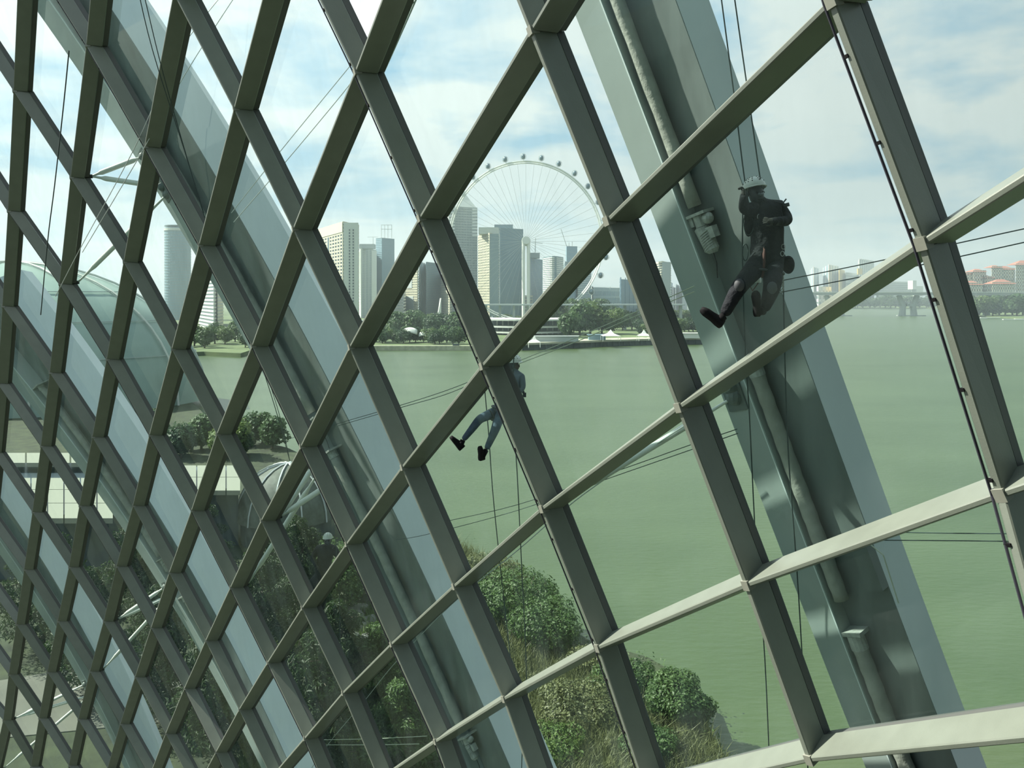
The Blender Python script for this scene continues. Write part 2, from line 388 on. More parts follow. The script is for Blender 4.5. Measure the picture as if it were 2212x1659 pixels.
shell = empty('wall_right', (0, 0, 0), kind='structure')
def beam(k1, k2, w=.08, wo=None, name='steel_beam'):
    wo = (wo or w)/2
    (p, n), (q, m) = NODES[k1], NODES[k2]
    d = (q-p).normalized(); s1 = d.cross(n).normalized(); s2 = d.cross(m).normalized()
    g = .045; p = p+d*g; q = q-d*g; b = MB(); h = w/2; c = .012
    prof = ((-h+c, 0), (h-c, 0), (h, c), (wo, DB-.02), (wo-.012, DB), (-wo+.012, DB), (-wo, DB-.02), (-h, c))
    P = [p+s1*x+n*y for x, y in prof]+[q+s2*x+m*y for x, y in prof]
    b.poly(P, [tuple(range(7, -1, -1)), tuple(range(8, 16))]+[(i, (i+1) % 8, 8+(i+1) % 8, 8+i) for i in range(8)])
    o = b.build(name, M['beam'], shell)
    b = MB(); h = wo*.75 if wo > .06 else w*.4; y0, y1 = DB+.002, DB+.12
    P = [p-s1*h+n*y0, p+s1*h+n*y0, p+s1*h+n*y1, p-s1*h+n*y1, q-s2*h+m*y0, q+s2*h+m*y0, q+s2*h+m*y1, q-s2*h+m*y1]
    b.hexa(P); b.build('glazing_bar', M['bar'], o)
    return o
for (a, b_) in sorted(NODES):
    if (a, b_+1) in NODES: beam((a, b_), (a, b_+1))
    if (a-1, b_) in NODES: beam((a, b_), (a-1, b_), .06, .21)
for (a, b_), (p, n) in NODES.items():
    ups = [NODES[k][0]-p for k in ((a, b_+1),) if k in NODES] or [p-NODES[k][0] for k in ((a, b_-1),) if k in NODES]
    if not ups: continue
    t = ups[0].normalized(); s = t.cross(n).normalized(); t = n.cross(s); b = MB()
    b.box(p+n*.04, (.05, .06, .06), (s, t, n)); b.box(p+n*(DB*.5), (.036, .04, DB*.49), (s, t, n))
    b.box(p+n*(DB+.06), (.03, .03, .058), (s, t, n))
    b.build('node_connector', M['node'], shell)
for (a, b_) in sorted(NODES):
    ks = [(a, b_), (a, b_+1), (a-1, b_+1), (a-1, b_)]
    if not all(k in NODES for k in ks): continue
    c = sum((NODES[k][0] for k in ks), Vector())/4; P = []
    for e in (DB+.085, DB+.107):
        for k in ks:
            p, n = NODES[k]; P.append(p+(c-p).normalized()*.03+n*e)
    g = MB(); g.hexa(P); g.build('glass_pane', M['glass'], shell)
# rinse pipes clipped along every second down-line
for a in (1, -1, -3, -5, -7, -9, -11):
    bs = sorted(b_ for (aa, b_) in NODES if aa == a); pts = []; fr = []
    for i, b_ in enumerate(bs):
        p, n = NODES[(a, b_)]; t = (NODES[(a, bs[min(i+1, len(bs)-1)])][0]-NODES[(a, bs[max(i-1, 0)])][0]).normalized()
        s = t.cross(n).normalized(); s = -s if s.x > 0 else s
        pts.append(p+s*.066-n*.005); fr.append((p, s, n))
    pb = MB(); pb.tube(pts, .013, 6); pipe = pb.build('rinse_pipe', M['pipe'], shell)
    for i in range(len(pts)-1):
        for f_ in (.22, .58, .94):
            q = pts[i].lerp(pts[i+1], f_); r = fr[i][0].lerp(fr[i+1][0], f_); n = fr[i][2]; s = fr[i][1]
            cb = MB(); cb.box(q*.5+(r+s*.03+n*.01)*.5, (.028, .016, .016), (s, n, s.cross(n))); cb.build('pipe_clip', M['dark'], pipe)
# ---------------------------------------------------------------- planted mountain inside the conservatory, behind the viewer
def mountain():
    b = MB(); n, m = 72, 40
    for i in range(m+1):
        z = i/m*60
        for j in range(n):
            a = 2*pi*j/n; r = 18-z*.11+1.2*sin(3*a+z*.3)+.7*sin(7*a-z*.5)+random.uniform(-.5, .5)
            b.v.append((9+r*cos(a)*1.35, -17+r*sin(a)*.95+.35*max(0, cos(a))**2*r, 2+z))
    for i in range(m):
        for j in range(n):
            q, w = i*n+j, i*n+(j+1) % n; b.f.append((q, w, w+n, q+n)); b.m.append(0)
    b.f.append(tuple(m*n+j for j in range(n))); b.m.append(0)
    o = b.build('planted_mountain', mat('dark planted rock', (.035, .075, .03), .8, col2=(.012, .022, .012), nscale=1.3, bump=1, bscale=4))
    tag(o, 'dark planted indoor mountain behind the viewer', 'rock garden')
mountain()
# slab added overhead to shade the beams; below, the walkway the viewer stands on
up = MB(); up.hexa([(x, y, z) for z in (36.4, 36.9) for x, y in ((-16, -9), (9, -9), (9, .6), (-16, .6))])
o = up.build('shade_slab', mat('dark shade slab', (.10, .10, .09), .8)); tag(o, 'unseen slab added above the viewer to shade the beams', 'light blocker')
walk = empty('floor', (0, -1, 28.3), kind='structure')
for i in range(28):
    b = MB(); b.box((-13.6+i*.62, -1.7, 28.3), (.30, 2.9, .05)); o = b.build('deck_board', mat('dark deck board', (.10, .09, .08), .8) if i == 0 else bpy.data.materials['dark deck board'], walk); o.location = -walk.location
b = MB()
for y in (-4.4, -1.7, .9): b.box((-5.2, y, 28.15), (8.8, .12, .1))
o = b.build('joist', M['bar'], walk); o.location = -walk.location
# ---------------------------------------------------------------- outer arches
ARCH = {'R': ([[0.657,10.363,6.882],[6.315,0.207,-16.352],[-1.602,-0.907,1.707],[0.144,-0.393,0.676]], -.35, 1.12, 1.0, (-.0,)),
        '2': ([[-10.082,20.83,6.101],[14.674,-1.282,-22.586],[-3.742,-1.836,1.218],[0.418,-1.144,2.313]], -.42, 1.08, 1.63, ()),
        '3': ([[-17.299,28.555,-0.155],[11.312,0.843,-18.414],[-1.938,-1.588,0.588],[0.259,-0.675,1.107]], -.12, 1.35, 1.672, ()),
        '4': ([[-23.261,36.03,-11.371],[7.392,1.52,-13.846],[-0.866,-1.164,0.414],[0.105,-0.295,0.404]], -.2, 1.25, 1.362, ())}
SN = sorted(NODES)
def nearn(p):
    ds = sorted(((NODES[k][0]+NODES[k][1]*1.6-p).length, k) for k in SN)[:4]
    w = [(1/(d+.3)) for d, _ in ds]; return sum((NODES[k][1]*wi for (d, k), wi in zip(ds, w)), Vector()).normalized()
def archpt(key, s):
    q = ARCH[key][0]; return Vector([sum(q[i][j]*s**i for i in range(4)) for j in range(3)])+Vector((0, 0, H))
ANRM = {'R': ((.715, .601, .274), (.733, .599, .213), (0, .078, 0), -.323), '2': ((.58, .74, .34), (.78, .61, .13), (-.944, -.704, -.719), -.171),
        '3': ((.48, .81, .33), (.66, .72, .18), (-2.447, 2.799, -1.21), -.509), '4': ((.37, .88, .30), (.56, .80, .17), (-.109, .208, -.736), -.269)}
def archframe(key, s):
    p = archpt(key, s); t = (archpt(key, s+.01)-archpt(key, s-.01)).normalized(); a, c, sh, k = ANRM[key]
    n = Vector(a).lerp(Vector(c), s); n = (n-t*n.dot(t)).normalized(); l = n.cross(t).normalized()
    if l.dot(Vector((1, -.5, 0))) < 0: l = -l
    sc = 1+k*(s-.5); return p+l*(sh[0]+sh[1]*(s-.5)+sh[2]*(s-.5)**2), t, n*sc, l*sc
def arch(key, label):
    q, s0, s1, w, _ = ARCH[key]
    N = 44; root = empty('outer_arch', archpt(key, s1), label, 'arch')
    def sweep(prof, name, m, parent):
        b = MB(); k = len(prof)
        for i in range(N+1):
            p, t, n, l = archframe(key, s0+(s1-s0)*i/N); b.v += [tuple(p+l*x+n*y) for x, y in prof]
        for i in range(N):
            for j in range(k):
                a, c = i*k+j, i*k+(j+1) % k; b.f.append((a, c, c+k, a+k)); b.m.append(0)
        b.f.append(tuple(range(k))[::-1]); b.f.append(tuple(N*k+j for j in range(k))); b.m += [0, 0]
        o = b.build(name, m, parent); o.location = -root.location; return o
    L = [(x*w, y*w) for x, y in ((-1.02, 0), (-.53, 0), (-.53, .27), (-.53, .45), (-.75, .75), (-1.02, .45))]
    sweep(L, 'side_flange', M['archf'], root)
    R_ = [(x*w, y*w) for x, y in ((-.53, .275), (.30, .275), (.355, .86), (.0, 1.2), (-.53, 1.1))]
    sweep(R_, 'main_box', M['arch'], root)
    sweep([(x*w, y*w) for x, y in ((-.525, .262), (.295, .262), (.295, .28), (-.525, .28))], 'web_plate', M['archd'], root)
    sweep([(x*w, y*w) for x, y in ((-.56, -.012), (-.54, -.012), (-.54, .0), (-.56, .0))], 'edge_trim', M['arch'], root)
    return root
def roller(key, root, s0, s1, x=-.40, y=.12, r=.10, motor=True):
    w = ARCH[key][3]; r = r/w*1.25 if key != 'R' else r; b = MB(); pts = []; rr = []
    for i in range(31):
        p, t, n, l = archframe(key, s0+(s1-s0)*i/30); pts.append(p+l*x*w+n*y*w); rr.append(r*w*(1+.05*sin(i*2.1)))
    b.tube(pts, rr, 14); o = b.build('shade_roller', M['roller'], root, True); o.location = -root.location
    b = MB(); p, t, n, l = archframe(key, s0-.004); b.tube([p+l*x*w+n*y*w-t*.03, p+l*x*w+n*y*w+t*.16], r*w*1.12, 14)
    b.box(p+l*x*w+n*(y+.05)*w-t*.06, (.16*w, .17*w, .025), (l, n, t)); e = b.build('end_cap', M['motor'], root); e.location = -root.location
    if motor:
        p, t, n, l = archframe(key, s1+.006); c = p+l*x*w+n*y*w
        b = MB(); b.box(c+t*.02+n*.04*w, (.17*w, .14*w, .02), (l, n, t)); b.tube([c+t*.03, c+t*.2], r*w*.85, 12)
        b.tube([c+t*.2-l*.02, c+t*.22-l*.02, c+t*.55+l*.03, c+t*.6+l*.03], [.07, .105, .105, .06], 14)
        b.ball(c+t*.12+l*.13*w, (.085, .085, .085), 12, 7); b.box(c+t*.32+l*.13*w, (.055, .06, .08), (l, n, t))
        for k in range(7): b.tube([c+t*(.3+.035*k)+l*.02, c+t*(.312+.035*k)+l*.025], .115, 14)
        b.box(c+t*.1-l*.12*w, (.05, .07, .07), (l, n, t))
        e = b.build('drive_motor', M['motor'], root); e.location = -root.location
        b = MB(); b.tube([c+t*.6+l*.03, c+t*.75+l*.02, c+t*.95-l*.05], .008, 5); e = b.build('motor_cable', M['dark'], root); e.location = -root.location
AR = arch('R', 'white steel outer arch nearest the viewer, behind the big rope worker')
A2 = arch('2', 'second outer arch, crossing from the top left corner to the bottom centre')
A3 = arch('3', 'third outer arch, seen narrow through the diamonds left of centre')
A4 = arch('4', 'farthest outer arch, a pale strip in the bottom left corner')
roller('R', AR, -.3, .355); roller('R', AR, .51, .735, motor=False); roller('R', AR, .775, .98)
roller('2', A2, -.25, .40); roller('2', A2, .455, .80); roller('3', A3, .1, .5); roller('3', A3, .6, 1.2)
b = MB(); p, t, n, l = archframe('R', .70); b.box(p+l*.18+n*.20, (.12, .10, .35), (l, n, t)); o = b.build('cable_box', M['archd'], AR); o.location = -AR.location
b = MB(); q = p+l*.36+n*.1; b.tube([q-t*.3-l*.06, q-t*.26+l*.0, q-t*.05+l*.14-t*.06, q+t*.5+l*.1], .009, 6); o = b.build('loose_cable', M['ropew'], AR); o.location = -AR.location
# struts from the shell nodes to the arches
def strut(root, k, key, s, x=-.8, y=.0, r=.065):
    p, n = NODES[k]; a = p+n*(DB+.16); P, t, nn, l = archframe(key, s); w = ARCH[key][3]; c = P+l*x*w+nn*y*w; d = (c-a); L = d.length; d.normalize()
    b = MB(); f = lambda u: a+d*(L*u)
    b.tube([f(0), f(.05), f(.14), f(.20), f(.80), f(.86), f(.95), f(1)], [r*.35, r*.4, r*.55, r, r, r*.55, r*.45, r*.4], 12)
    o = b.build('strut_tube', M['strut'], root, True); o.location = -root.location
    b = MB(); b.tube([p+n*(DB+.02), p+n*(DB+.2)], [.07, .055], 12); e = b.build('strut_socket', M['dark'], root); e.location = -root.location
    return o
def joint(root, key, s):
    P, t, nn, l = archframe(key, s); w = ARCH[key][3]; b = MB(); b.ball(P-l*.8*w+nn*.0*w, .13, 12, 8); b.box(P-l*.8*w+nn*.02*w, (.16, .05, .2), (l, nn, t))
    e = b.build('strut_joint', M['archd'], root); e.location = -root.location
def sfor(key, yy):
    w = ARCH[key][3]; Pt = lambda s: (lambda f: f[0]-f[3]*.8*w)(archframe(key, s))
    best = min((abs(HY-F*(Pt(s/100).z-H)/Pt(s/100).y-yy), s/100) for s in range(-35, 120)); return best[1]
for key, root, ks in (('R', AR, [((0, 2), 845), ((-1, 2), 850)]), ('2', A2, [((-4, -4), 345), ((-4, -4), 400), ((-5, -4), 420), ((-4, 0), 1000), ((-4, 0), 1050), ((-5, 0), 1010)]),
                      ('3', A3, [((-8, -2), 1265), ((-8, -2), 1290), ((-9, -2), 1290)]), ('4', A4, [((-12, -4), 1480), ((-12, -4), 1500), ((-13, -4), 1500)])):
    for k, yy in ks:
        if k in NODES: strut(root, k, key, sfor(key, yy), r=.075 if key != 'R' else .05)
    for yy in sorted(set(y_ for k, y_ in ks)): joint(root, key, sfor(key, yy))
# ---------------------------------------------------------------- ropes and cables
def shelldepth(x, y):
    """distance of the glass along a sight line, from the nearest nodes"""
    r = Vector(((x-CX)/F, 1, (HY-y)/F)); ds = []
    for k in SN:
        p, n = NODES[k]; u, v = CX+F*p.x/p.y, HY-F*(p.z-H)/p.y
        ds.append((math.hypot(u-x, v-y), k))
    ds.sort(); num = den = 0
    for d, k in ds[:4]:
        p, n = NODES[k]; c = p+n*(DB+.12)-Vector((0, 0, H)); t = c.dot(n)/max(r.dot(n), .15); t = max(c.y*.8, min(c.y*1.25, t)); w = 1/(d+8); num += t*w; den += w
    return num/den
def rope(name, label, cat, pts, off=.6, r=.009, m='rope', Y=None, group=None):
    P = []
    for q in pts: P.append(at(q[0], q[1], q[2] if len(q) > 2 else shelldepth(q[0], q[1])+off))
    # smooth
    Q = []
    for i in range(len(P)-1):
        p0, p1, p2, p3 = P[max(i-1, 0)], P[i], P[i+1], P[min(i+2, len(P)-1)]
        for k in range(5):
            t = k/5; Q.append(.5*((2*p1)+(p2-p0)*t+(2*p0-5*p1+4*p2-p3)*t*t+(3*p1-p0-3*p2+p3)*t*t*t))
    Q.append(P[-1]); b = MB(); b.tube(Q, r, 6); o = b.build(name, M[m]); tag(o, label, cat, group); return o
# ropes ------------------------------------------------------------------
D1 = shelldepth(1655, 500)+.75
rope('work_rope', 'left rope running up from the nearest rope worker', 'rope', [(1548, -80), (1585, 200), (1617, 440), (1655, 560)], off=.75, r=.008)
rope('work_rope', 'right rope running up from the nearest rope worker', 'rope', [(1576, -80), (1620, 230), (1652, 440), (1684, 520), (1692, 600)], off=.75, r=.008)
rope('work_rope', 'rope hanging below the lifted boot of the nearest worker', 'rope', [(1605, 425), (1604, 560), (1610, 760), (1619, 900), (1633, 1180), (1652, 1420), (1665, 1720)], off=.75, r=.008)
rope('work_rope', 'rope hanging from the hip of the nearest worker', 'rope', [(1692, 600), (1695, 760), (1703, 980), (1722, 1240), (1735, 1460), (1750, 1760)], off=.75, r=.008)
rope('work_rope', 'left rope passing the boots of the worker in jeans', 'rope', [(1045, 820), (1055, 930), (1066, 1080), (1088, 1290), (1107, 1460)], off=.75, r=.010)
rope('work_rope', 'right rope below the worker in jeans', 'rope', [(1112, 700), (1108, 880), (1117, 1020), (1129, 1270), (1137, 1460), (1128, 1620), (1126, 1720)], off=.75, r=.010)
rope('work_rope', 'left rope of the pair in front of the second arch', 'rope', [(290, -60), (330, 110), (400, 330), (442, 470)], off=1.1, r=.010)
rope('work_rope', 'right rope of the pair in front of the second arch', 'rope', [(300, -60), (345, 130), (392, 300), (440, 460)], off=1.1, r=.010)
rope('work_rope', 'rope hanging straight beside the top left beams', 'rope', [(149, 110), (137, 230), (118, 400), (103, 520), (88, 680)], off=1.1, r=.014)
rope('work_rope', 'slanting rope between the third and fourth beams, over the water', 'rope', [(545, 730), (572, 810), (600, 900), (626, 995)], off=1.1, r=.012)
rope('work_rope', 'twin rope beside the slanting rope over the water', 'rope', [(552, 730), (577, 810), (606, 905), (626, 995)], off=1.1, r=.010)
rope('work_rope', 'rope hanging beside the masked worker above the shrubs', 'rope', [(725, 1165), (733, 1290), (735, 1380), (741, 1460)], off=1.1, r=.012)
rope('safety_line', 'upper dark safety line leading right from the nearest worker', 'rope', [(1690, 606), (1893, 565), (2057, 528), (2260, 484)], off=.9, r=.006)
rope('safety_line', 'lower dark safety line leading right from the nearest worker', 'rope', [(1668, 635), (1840, 602), (1991, 572), (2260, 513)], off=.9, r=.006)
rope('safety_line', 'upper line running down to the helmet of the worker in jeans', 'rope', [(1500, 618), (1382, 670), (1250, 727), (1120, 780)], off=.9, r=.007, m='ropew')
rope('safety_line', 'lower line running down to the helmet of the worker in jeans', 'rope', [(1500, 630), (1382, 679), (1250, 736), (1120, 786)], off=.9, r=.007, m='ropew')
rope('safety_line', 'upper line sagging left of the worker in jeans over the water', 'rope', [(1045, 812), (960, 845), (860, 877), (730, 915), (625, 948)], off=.9, r=.007)
rope('safety_line', 'lower line sagging left of the worker in jeans over the water', 'rope', [(1045, 818), (960, 853), (860, 882), (730, 920)], off=.9, r=.007)
rope('safety_line', 'upper of two lines over the water left of the big arch', 'rope', [(1592, 927), (1480, 965), (1345, 1013), (1119, 1090), (969, 1125)], off=.9, r=.006)
rope('safety_line', 'lower of two lines over the water left of the big arch', 'rope', [(1594, 936), (1480, 976), (1330, 1028), (1110, 1105), (920, 1155), (855, 1166)], off=.9, r=.006)
rope('safety_line', 'upper level line at the right edge below the bright beam', 'rope', [(1950, 1150), (2060, 1152), (2230, 1153)], off=.9, r=.006)
rope('safety_line', 'lower level line at the right edge below the bright beam', 'rope', [(1900, 1167), (2060, 1168), (2230, 1170)], off=.9, r=.006)
rope('safety_line', 'upper pale line across the shrubs at the bottom', 'rope', [(700, 1598), (800, 1596), (922, 1590)], off=.9, r=.008, m='ropew')
rope('safety_line', 'lower pale line across the shrubs at the bottom', 'rope', [(700, 1609), (800, 1609), (905, 1607)], off=.9, r=.008, m='ropew')
rope('stay_cable', 'left one of the thin cable pair crossing the top left sky', 'cable', [(495, -30), (382, 120), (290, 321), (177, 530), (120, 640)], off=3.2, r=.010, m='cable')
rope('stay_cable', 'right one of the thin cable pair crossing the top left sky', 'cable', [(522, -30), (400, 160), (300, 340), (178, 545)], off=3.2, r=.010, m='cable')
rope('stay_cable', 'upper thin cable slanting down from the second diamond row', 'cable', [(770, 125), (746, 155), (603, 330), (500, 460)], off=3.2, r=.010, m='cable')
rope('stay_cable', 'lower thin cable slanting down from the second diamond row', 'cable', [(770, 160), (740, 202), (615, 352), (505, 480)], off=3.2, r=.010, m='cable')
rope('stay_cable', 'thick cable running from the top edge to the cream hotel', 'cable', [(915, -40), (898, 0), (823, 169), (745, 340), (682, 490)], off=3.2, r=.022, m='cable')
rope('stay_cable', 'thin cable joining the thick cable at the top edge', 'cable', [(905, -10), (862, 45), (800, 130)], off=3.2, r=.010, m='cable')
rope('stay_cable', 'thin cable in the top gap beside the beam left of centre', 'cable', [(735, -60), (760, 20), (772, 60)], off=3.2, r=.010, m='cable')
rope('tie_rod', 'bright steel rod under the sloping beams, from arch down to shrubs', 'rod', [(1500, 905), (1314, 1030), (1222, 1098), (1119, 1188), (1028, 1261), (955, 1325), (850, 1436), (788, 1513), (707, 1610), (660, 1680)], off=.9, r=.010, m='cable')
# ---------------------------------------------------------------- water and land
b = MB(); b.poly([(-4000, -200, 0), (4000, -200, 0), (4000, 4500, 0), (-4000, 4500, 0)], [(0, 1, 2, 3)])
o = b.build('bay_water', M['water']); tag(o, 'green rippled bay water spreading to the far shore', 'water', kind='stuff')
def land(name, pts, z, m, label=None, cat=None, depth=3, kind='structure'):
    b = MB(); n = len(pts); P = [(p[0], p[1], z) for p in pts]+[(p[0], p[1], z-depth) for p in pts]
    b.poly(P, [tuple(range(n))]+[(i, n+i, n+(i+1) % n, (i+1) % n) for i in range(n)]); o = b.build(name, m)
    me = o.data; bm = bmesh.new(); bm.from_mesh(me); bmesh.ops.recalc_face_normals(bm, faces=bm.faces); bmesh.ops.triangulate(bm, faces=[f for f in bm.faces if len(f.verts) > 4]); bm.to_mesh(me); bm.free()
    if kind: o['kind'] = kind
    if label: tag(o, label, cat)
    return o
M['soil'] = mat('garden soil and grass', (.036, .050, .020), .9, col2=(.015, .022, .010), nscale=.5, bump=.6, bscale=3)
M['grassf'] = mat('far lawn', (.13, .17, .07), .9, col2=(.06, .09, .035), nscale=.05)
M['quay'] = mat('pale quay concrete', (.45, .44, .34), .8, noise=.25, nscale=.2)
M['piles'] = mat('dark quay piles', (.07, .09, .09), .8)
G = lambda x, y, z=0: ground(x, y, z)
near = [(1600, 1860), (1545, 1680), (1500, 1540), (1400, 1475), (1280, 1440), (1200, 1390), (1160, 1330), (1090, 1260), (1000, 1225), (930, 1190), (860, 1140), (780, 1080), (700, 1030), (620, 990), (560, 975), (480, 960), (430, 900), (380, 850), (300, 840)]
NP = [G(x, y) for x, y in near]
land('floor', [tuple(p[:2]) for p in NP]+[(-250, 215), (-260, -60), (60, -60), (40, 10)], 2.0, M['soil'])
land('trim_1', [tuple(G(x, y)[:2]) for x, y in ((300, 775), (440, 768), (520, 772), (560, 758), (800, 757), (960, 753), (1135, 756), (1135, 750), (1300, 748), (1420, 744), (1540, 742))]+[(165, 560), (230, 760), (300, 1100), (300, 4200), (-1600, 4200), (-1600, 560), (-400, 470)], 2.0, M['grassf'])
# quay wall with piles along the promontory
quay = empty('quay_wall', G(1300, 752), 'pale concrete quay on dark piles along the far shore', 'quay')
b = MB(); pa = [G(x, y) for x, y in ((1128, 757), (1300, 749), (1420, 745), (1545, 743))]
for p, q in zip(pa, pa[1:]):
    d = (q-p).normalized(); s = Vector((-d.y, d.x, 0)); b.hexa([p-s*1+Vector((0,0,2.9)), q-s*1+Vector((0,0,2.9)), q+s*16+Vector((0,0,2.9)), p+s*16+Vector((0,0,2.9)), p-s*1+Vector((0,0,4.0)), q-s*1+Vector((0,0,4.0)), q+s*16+Vector((0,0,4.0)), p+s*16+Vector((0,0,4.0))])
o = b.build('deck_slab', M['quay'], quay); o.location = -quay.location
for p, q in zip(pa, pa[1:]):
    n = int((q-p).length/4.0)
    for i in range(n):
        c = p.lerp(q, i/n); b = MB(); b.tube([c+Vector((0, -.6, -.5)), c+Vector((0, -.6, 2.9))], .35, 6); o = b.build('pile', M['piles'], quay); o.location = -quay.location
b = MB()
for p, q in zip(pa, pa[1:]):
    b.hexa([p+Vector((0, .3, -.5)), q+Vector((0, .3, -.5)), q+Vector((0, .8, -.5)), p+Vector((0, .8, -.5)), p+Vector((0, .3, 2.9)), q+Vector((0, .3, 2.9)), q+Vector((0, .8, 2.9)), p+Vector((0, .8, 2.9))])
o = b.build('sea_wall', M['piles'], quay); o.location = -quay.location
b = MB(); b.hexa([G(x, y)+Vector((0, e, z)) for z in (-.3, 2.6) for x, y, e in ((800, 757, -1), (1128, 757, -1), (1128, 757, 3), (800, 757, 3))]); o = b.build('stone_bank', mat('stone shore bank', (.42, .42, .30), .9, noise=.3, nscale=.4)); tag(o, 'low pale stone bank along the far lawn, left of the quay', 'embankment')
# right-hand far shore
land('trim_2', [tuple(G(x, y)[:2]) for x, y in ((1690, 668), (1900, 665), (2080, 668), (2090, 684), (2230, 690), (2500, 700))]+[(2200, 1100), (2600, 4200), (380, 4200)], 1.5, M['grassf'])
# ---------------------------------------------------------------- skyline
def wallm(name, c, rough=.7, noise=.06): return mat(name, c, rough, noise=noise, nscale=.02)
WC = {'cream': wallm('cream facade', (.60, .57, .44)), 'grey': wallm('grey facade', (.40, .44, .44)), 'blue': wallm('blue grey glass', (.20, .30, .36), .45),
      'pale': wallm('pale facade', (.55, .58, .54)), 'white': wallm('white facade', (.70, .71, .66)), 'dark': wallm('dark window', (.045, .065, .08), .3), 'dk': wallm('deep blue glass', (.13, .22, .30), .35),
      'slate': wallm('slate glass', (.22, .29, .32), .4), 'yel': wallm('ochre facade', (.62, .43, .12)), 'red': wallm('red tile roof', (.36, .13, .09), .8), 'mid': wallm('mid window', (.13, .17, .19), .4)}
def block(root, A, B_, C, z0, z1, wall, core, fl=0, colsL=0, colsR=0, bandL=.5, bandR=.5, pier=.4, out=.35, name='tower_body'):
    """prism with plan corner B_ nearest; left face B_-A, right face B_-C. Floor bands and piers stand proud of the glass core."""
    A, B_, C = Vector(A[:2]).to_3d(), Vector(B_[:2]).to_3d(), Vector(C[:2]).to_3d(); Dd = A+C-B_
    b = MB(); b.hexa([p+Vector((0, 0, z)) for z in (z0, z1) for p in (B_, C, Dd, A)]); o = b.build(name, WC[core], root); o.location = -root.location
    for (P, Q, cols, band, nm) in ((B_, A, colsL, bandL, 'facade_grid'), (B_, C, colsR, bandR, 'facade_grid')):
        d = (Q-P); L = d.length
        if L < .5: continue
        d.normalize(); nn = Vector((-d.y, d.x, 0)); nn = -nn if nn.dot((P+Q)*.5-(A+C)*.5) < 0 else nn
        if not (fl and (band or cols)): continue
        b = MB(); fh = (z1-z0)/fl
        if band:
            for i in range(fl+1):
                zc = z0+i*fh; hh = fh*band*.5*(1 if 0 < i < fl else 1.6)
                b.hexa([P+d*u+nn*v+Vector((0, 0, zc+w_)) for w_ in (-hh, hh) for u, v in ((0, -.05), (L, -.05), (L, out), (0, out))])
        if cols:
            cw = L/cols
            for j in range(cols+1):
                c = j*cw; hw = cw*pier*.5
                b.hexa([P+d*u+nn*v+Vector((0, 0, w_)) for w_ in (z0, z1+fh*.3) for u, v in ((max(0, c-hw), -.05), (min(L, c+hw), -.05), (min(L, c+hw), out), (max(0, c-hw), out))])
        o = b.build(nm, WC[wall], root); o.location = -root.location; o['kind'] = 'stuff'
    return (A, B_, C, Dd)
def zof(y, Y): return H+(HY-y)/F*Y
def pt(x, Y): return ((x-CX)/F*Y, Y)
def tower(label, xl, xm, xr, ytop, Y, wall, core, cat='building', kl=1.12, kr=1.06, z0=1.9, parts=None, **kw):
    root = empty('high_rise', (*pt(xm, Y), z0), label, cat)
    c = block(root, pt(xl, Y*kl), pt(xm, Y), pt(xr, Y*kr), z0, zof(ytop, Y), wall, core, **kw)
    return root, c
def addbox(root, x0, x1, y0, y1, Y, dY, m, name):
    b = MB(); b.hexa([Vector((*pt(x, Y), zof(y, Y)))+Vector((0, e, 0)) for y in (y1, y0) for x, e in ((x0, 0), (x1, 0), (x1, dY), (x0, dY))])
    o = b.build(name, WC[m] if isinstance(m, str) else m, root); o.location = -root.location; return o
def addrod(root, pts, Y, r, m, name):
    b = MB(); b.tube([Vector((*pt(x, Y), zof(y, Y))) for x, y in pts], r, 5); o = b.build(name, M[m] if m in M else WC[m], root); o.location = -root.location; return o
# hotel slab with cream window front
t, c = tower('cream hotel slab with a bright window grid and grey end wall', 655, 741, 775, 481, 700, 'cream', 'dark', kl=1.2, kr=1.05, fl=30, colsL=17, bandL=.45, pier=.3)
addbox(t, 742.5, 774, 481, 700, 699.5, .6, 'pale', 'end_wall')
for x in (757, 765):
    for y in range(498, 690, 7): pass
b = MB()
for i in range(27):
    for x in (755, 763): 
        y = 497+i*6.4; b.box(Vector((*pt(x, 699.2), zof(y, 699.2))), (.55, .2, .75))
o = b.build('end_windows', WC['dark'], t); o.location = -t.location; o['kind'] = 'stuff'
for u in (.30, .62):
    A_, B0, _, _ = c; p = B0.lerp(A_, u); d = (A_-B0).normalized(); nn = Vector((d.y, -d.x, 0)); nn = -nn if nn.y > 0 else nn
    b = MB(); b.hexa([p+d*s_+nn*v+Vector((0, 0, z)) for z in (3, zof(505, 700)) for s_, v in ((0, .1), (5.5, .1), (5.5, .6), (0, .6))]); o = b.build('recess_strip', WC['mid'], t); o.location = -t.location
b = MB(); A_, B0, _, Dd = c; d = (A_-B0).normalized(); nn = Vector((d.y, -d.x, 0)); nn = -nn if nn.y > 0 else nn
zt = zof(481, 700); b.hexa([B0+d*u+nn*v+Vector((0, 0, z)) for z in (zt-8.5, zt+.3) for u, v in ((0, -.05), ((A_-B0).length, -.05), ((A_-B0).length, .8), (0, .8))]); o = b.build('parapet', WC['cream'], t); o.location = -t.location
addrod(t, [(752, 481), (752, 477)], 700, .15, 'strut', 'mast')
t = empty('high_rise', (*pt(384, 900), 1.9), 'round pale blue tower with a crown ring, seen through the left diamonds', 'building')
cx_, cy_ = pt(384, 915); b = MB(); b.tube([(cx_, cy_, 1.9), (cx_, cy_, zof(490, 900))], 14.5, 32); o = b.build('tower_body', WC['blue'], t); o.location = -t.location
b = MB()
for i in range(34): b.tube([(cx_, cy_, 4+i*3.3), (cx_, cy_, 5.0+i*3.3)], 14.8, 32)
o = b.build('floor_band', WC['slate'], t); o.location = -t.location; o['kind'] = 'stuff'
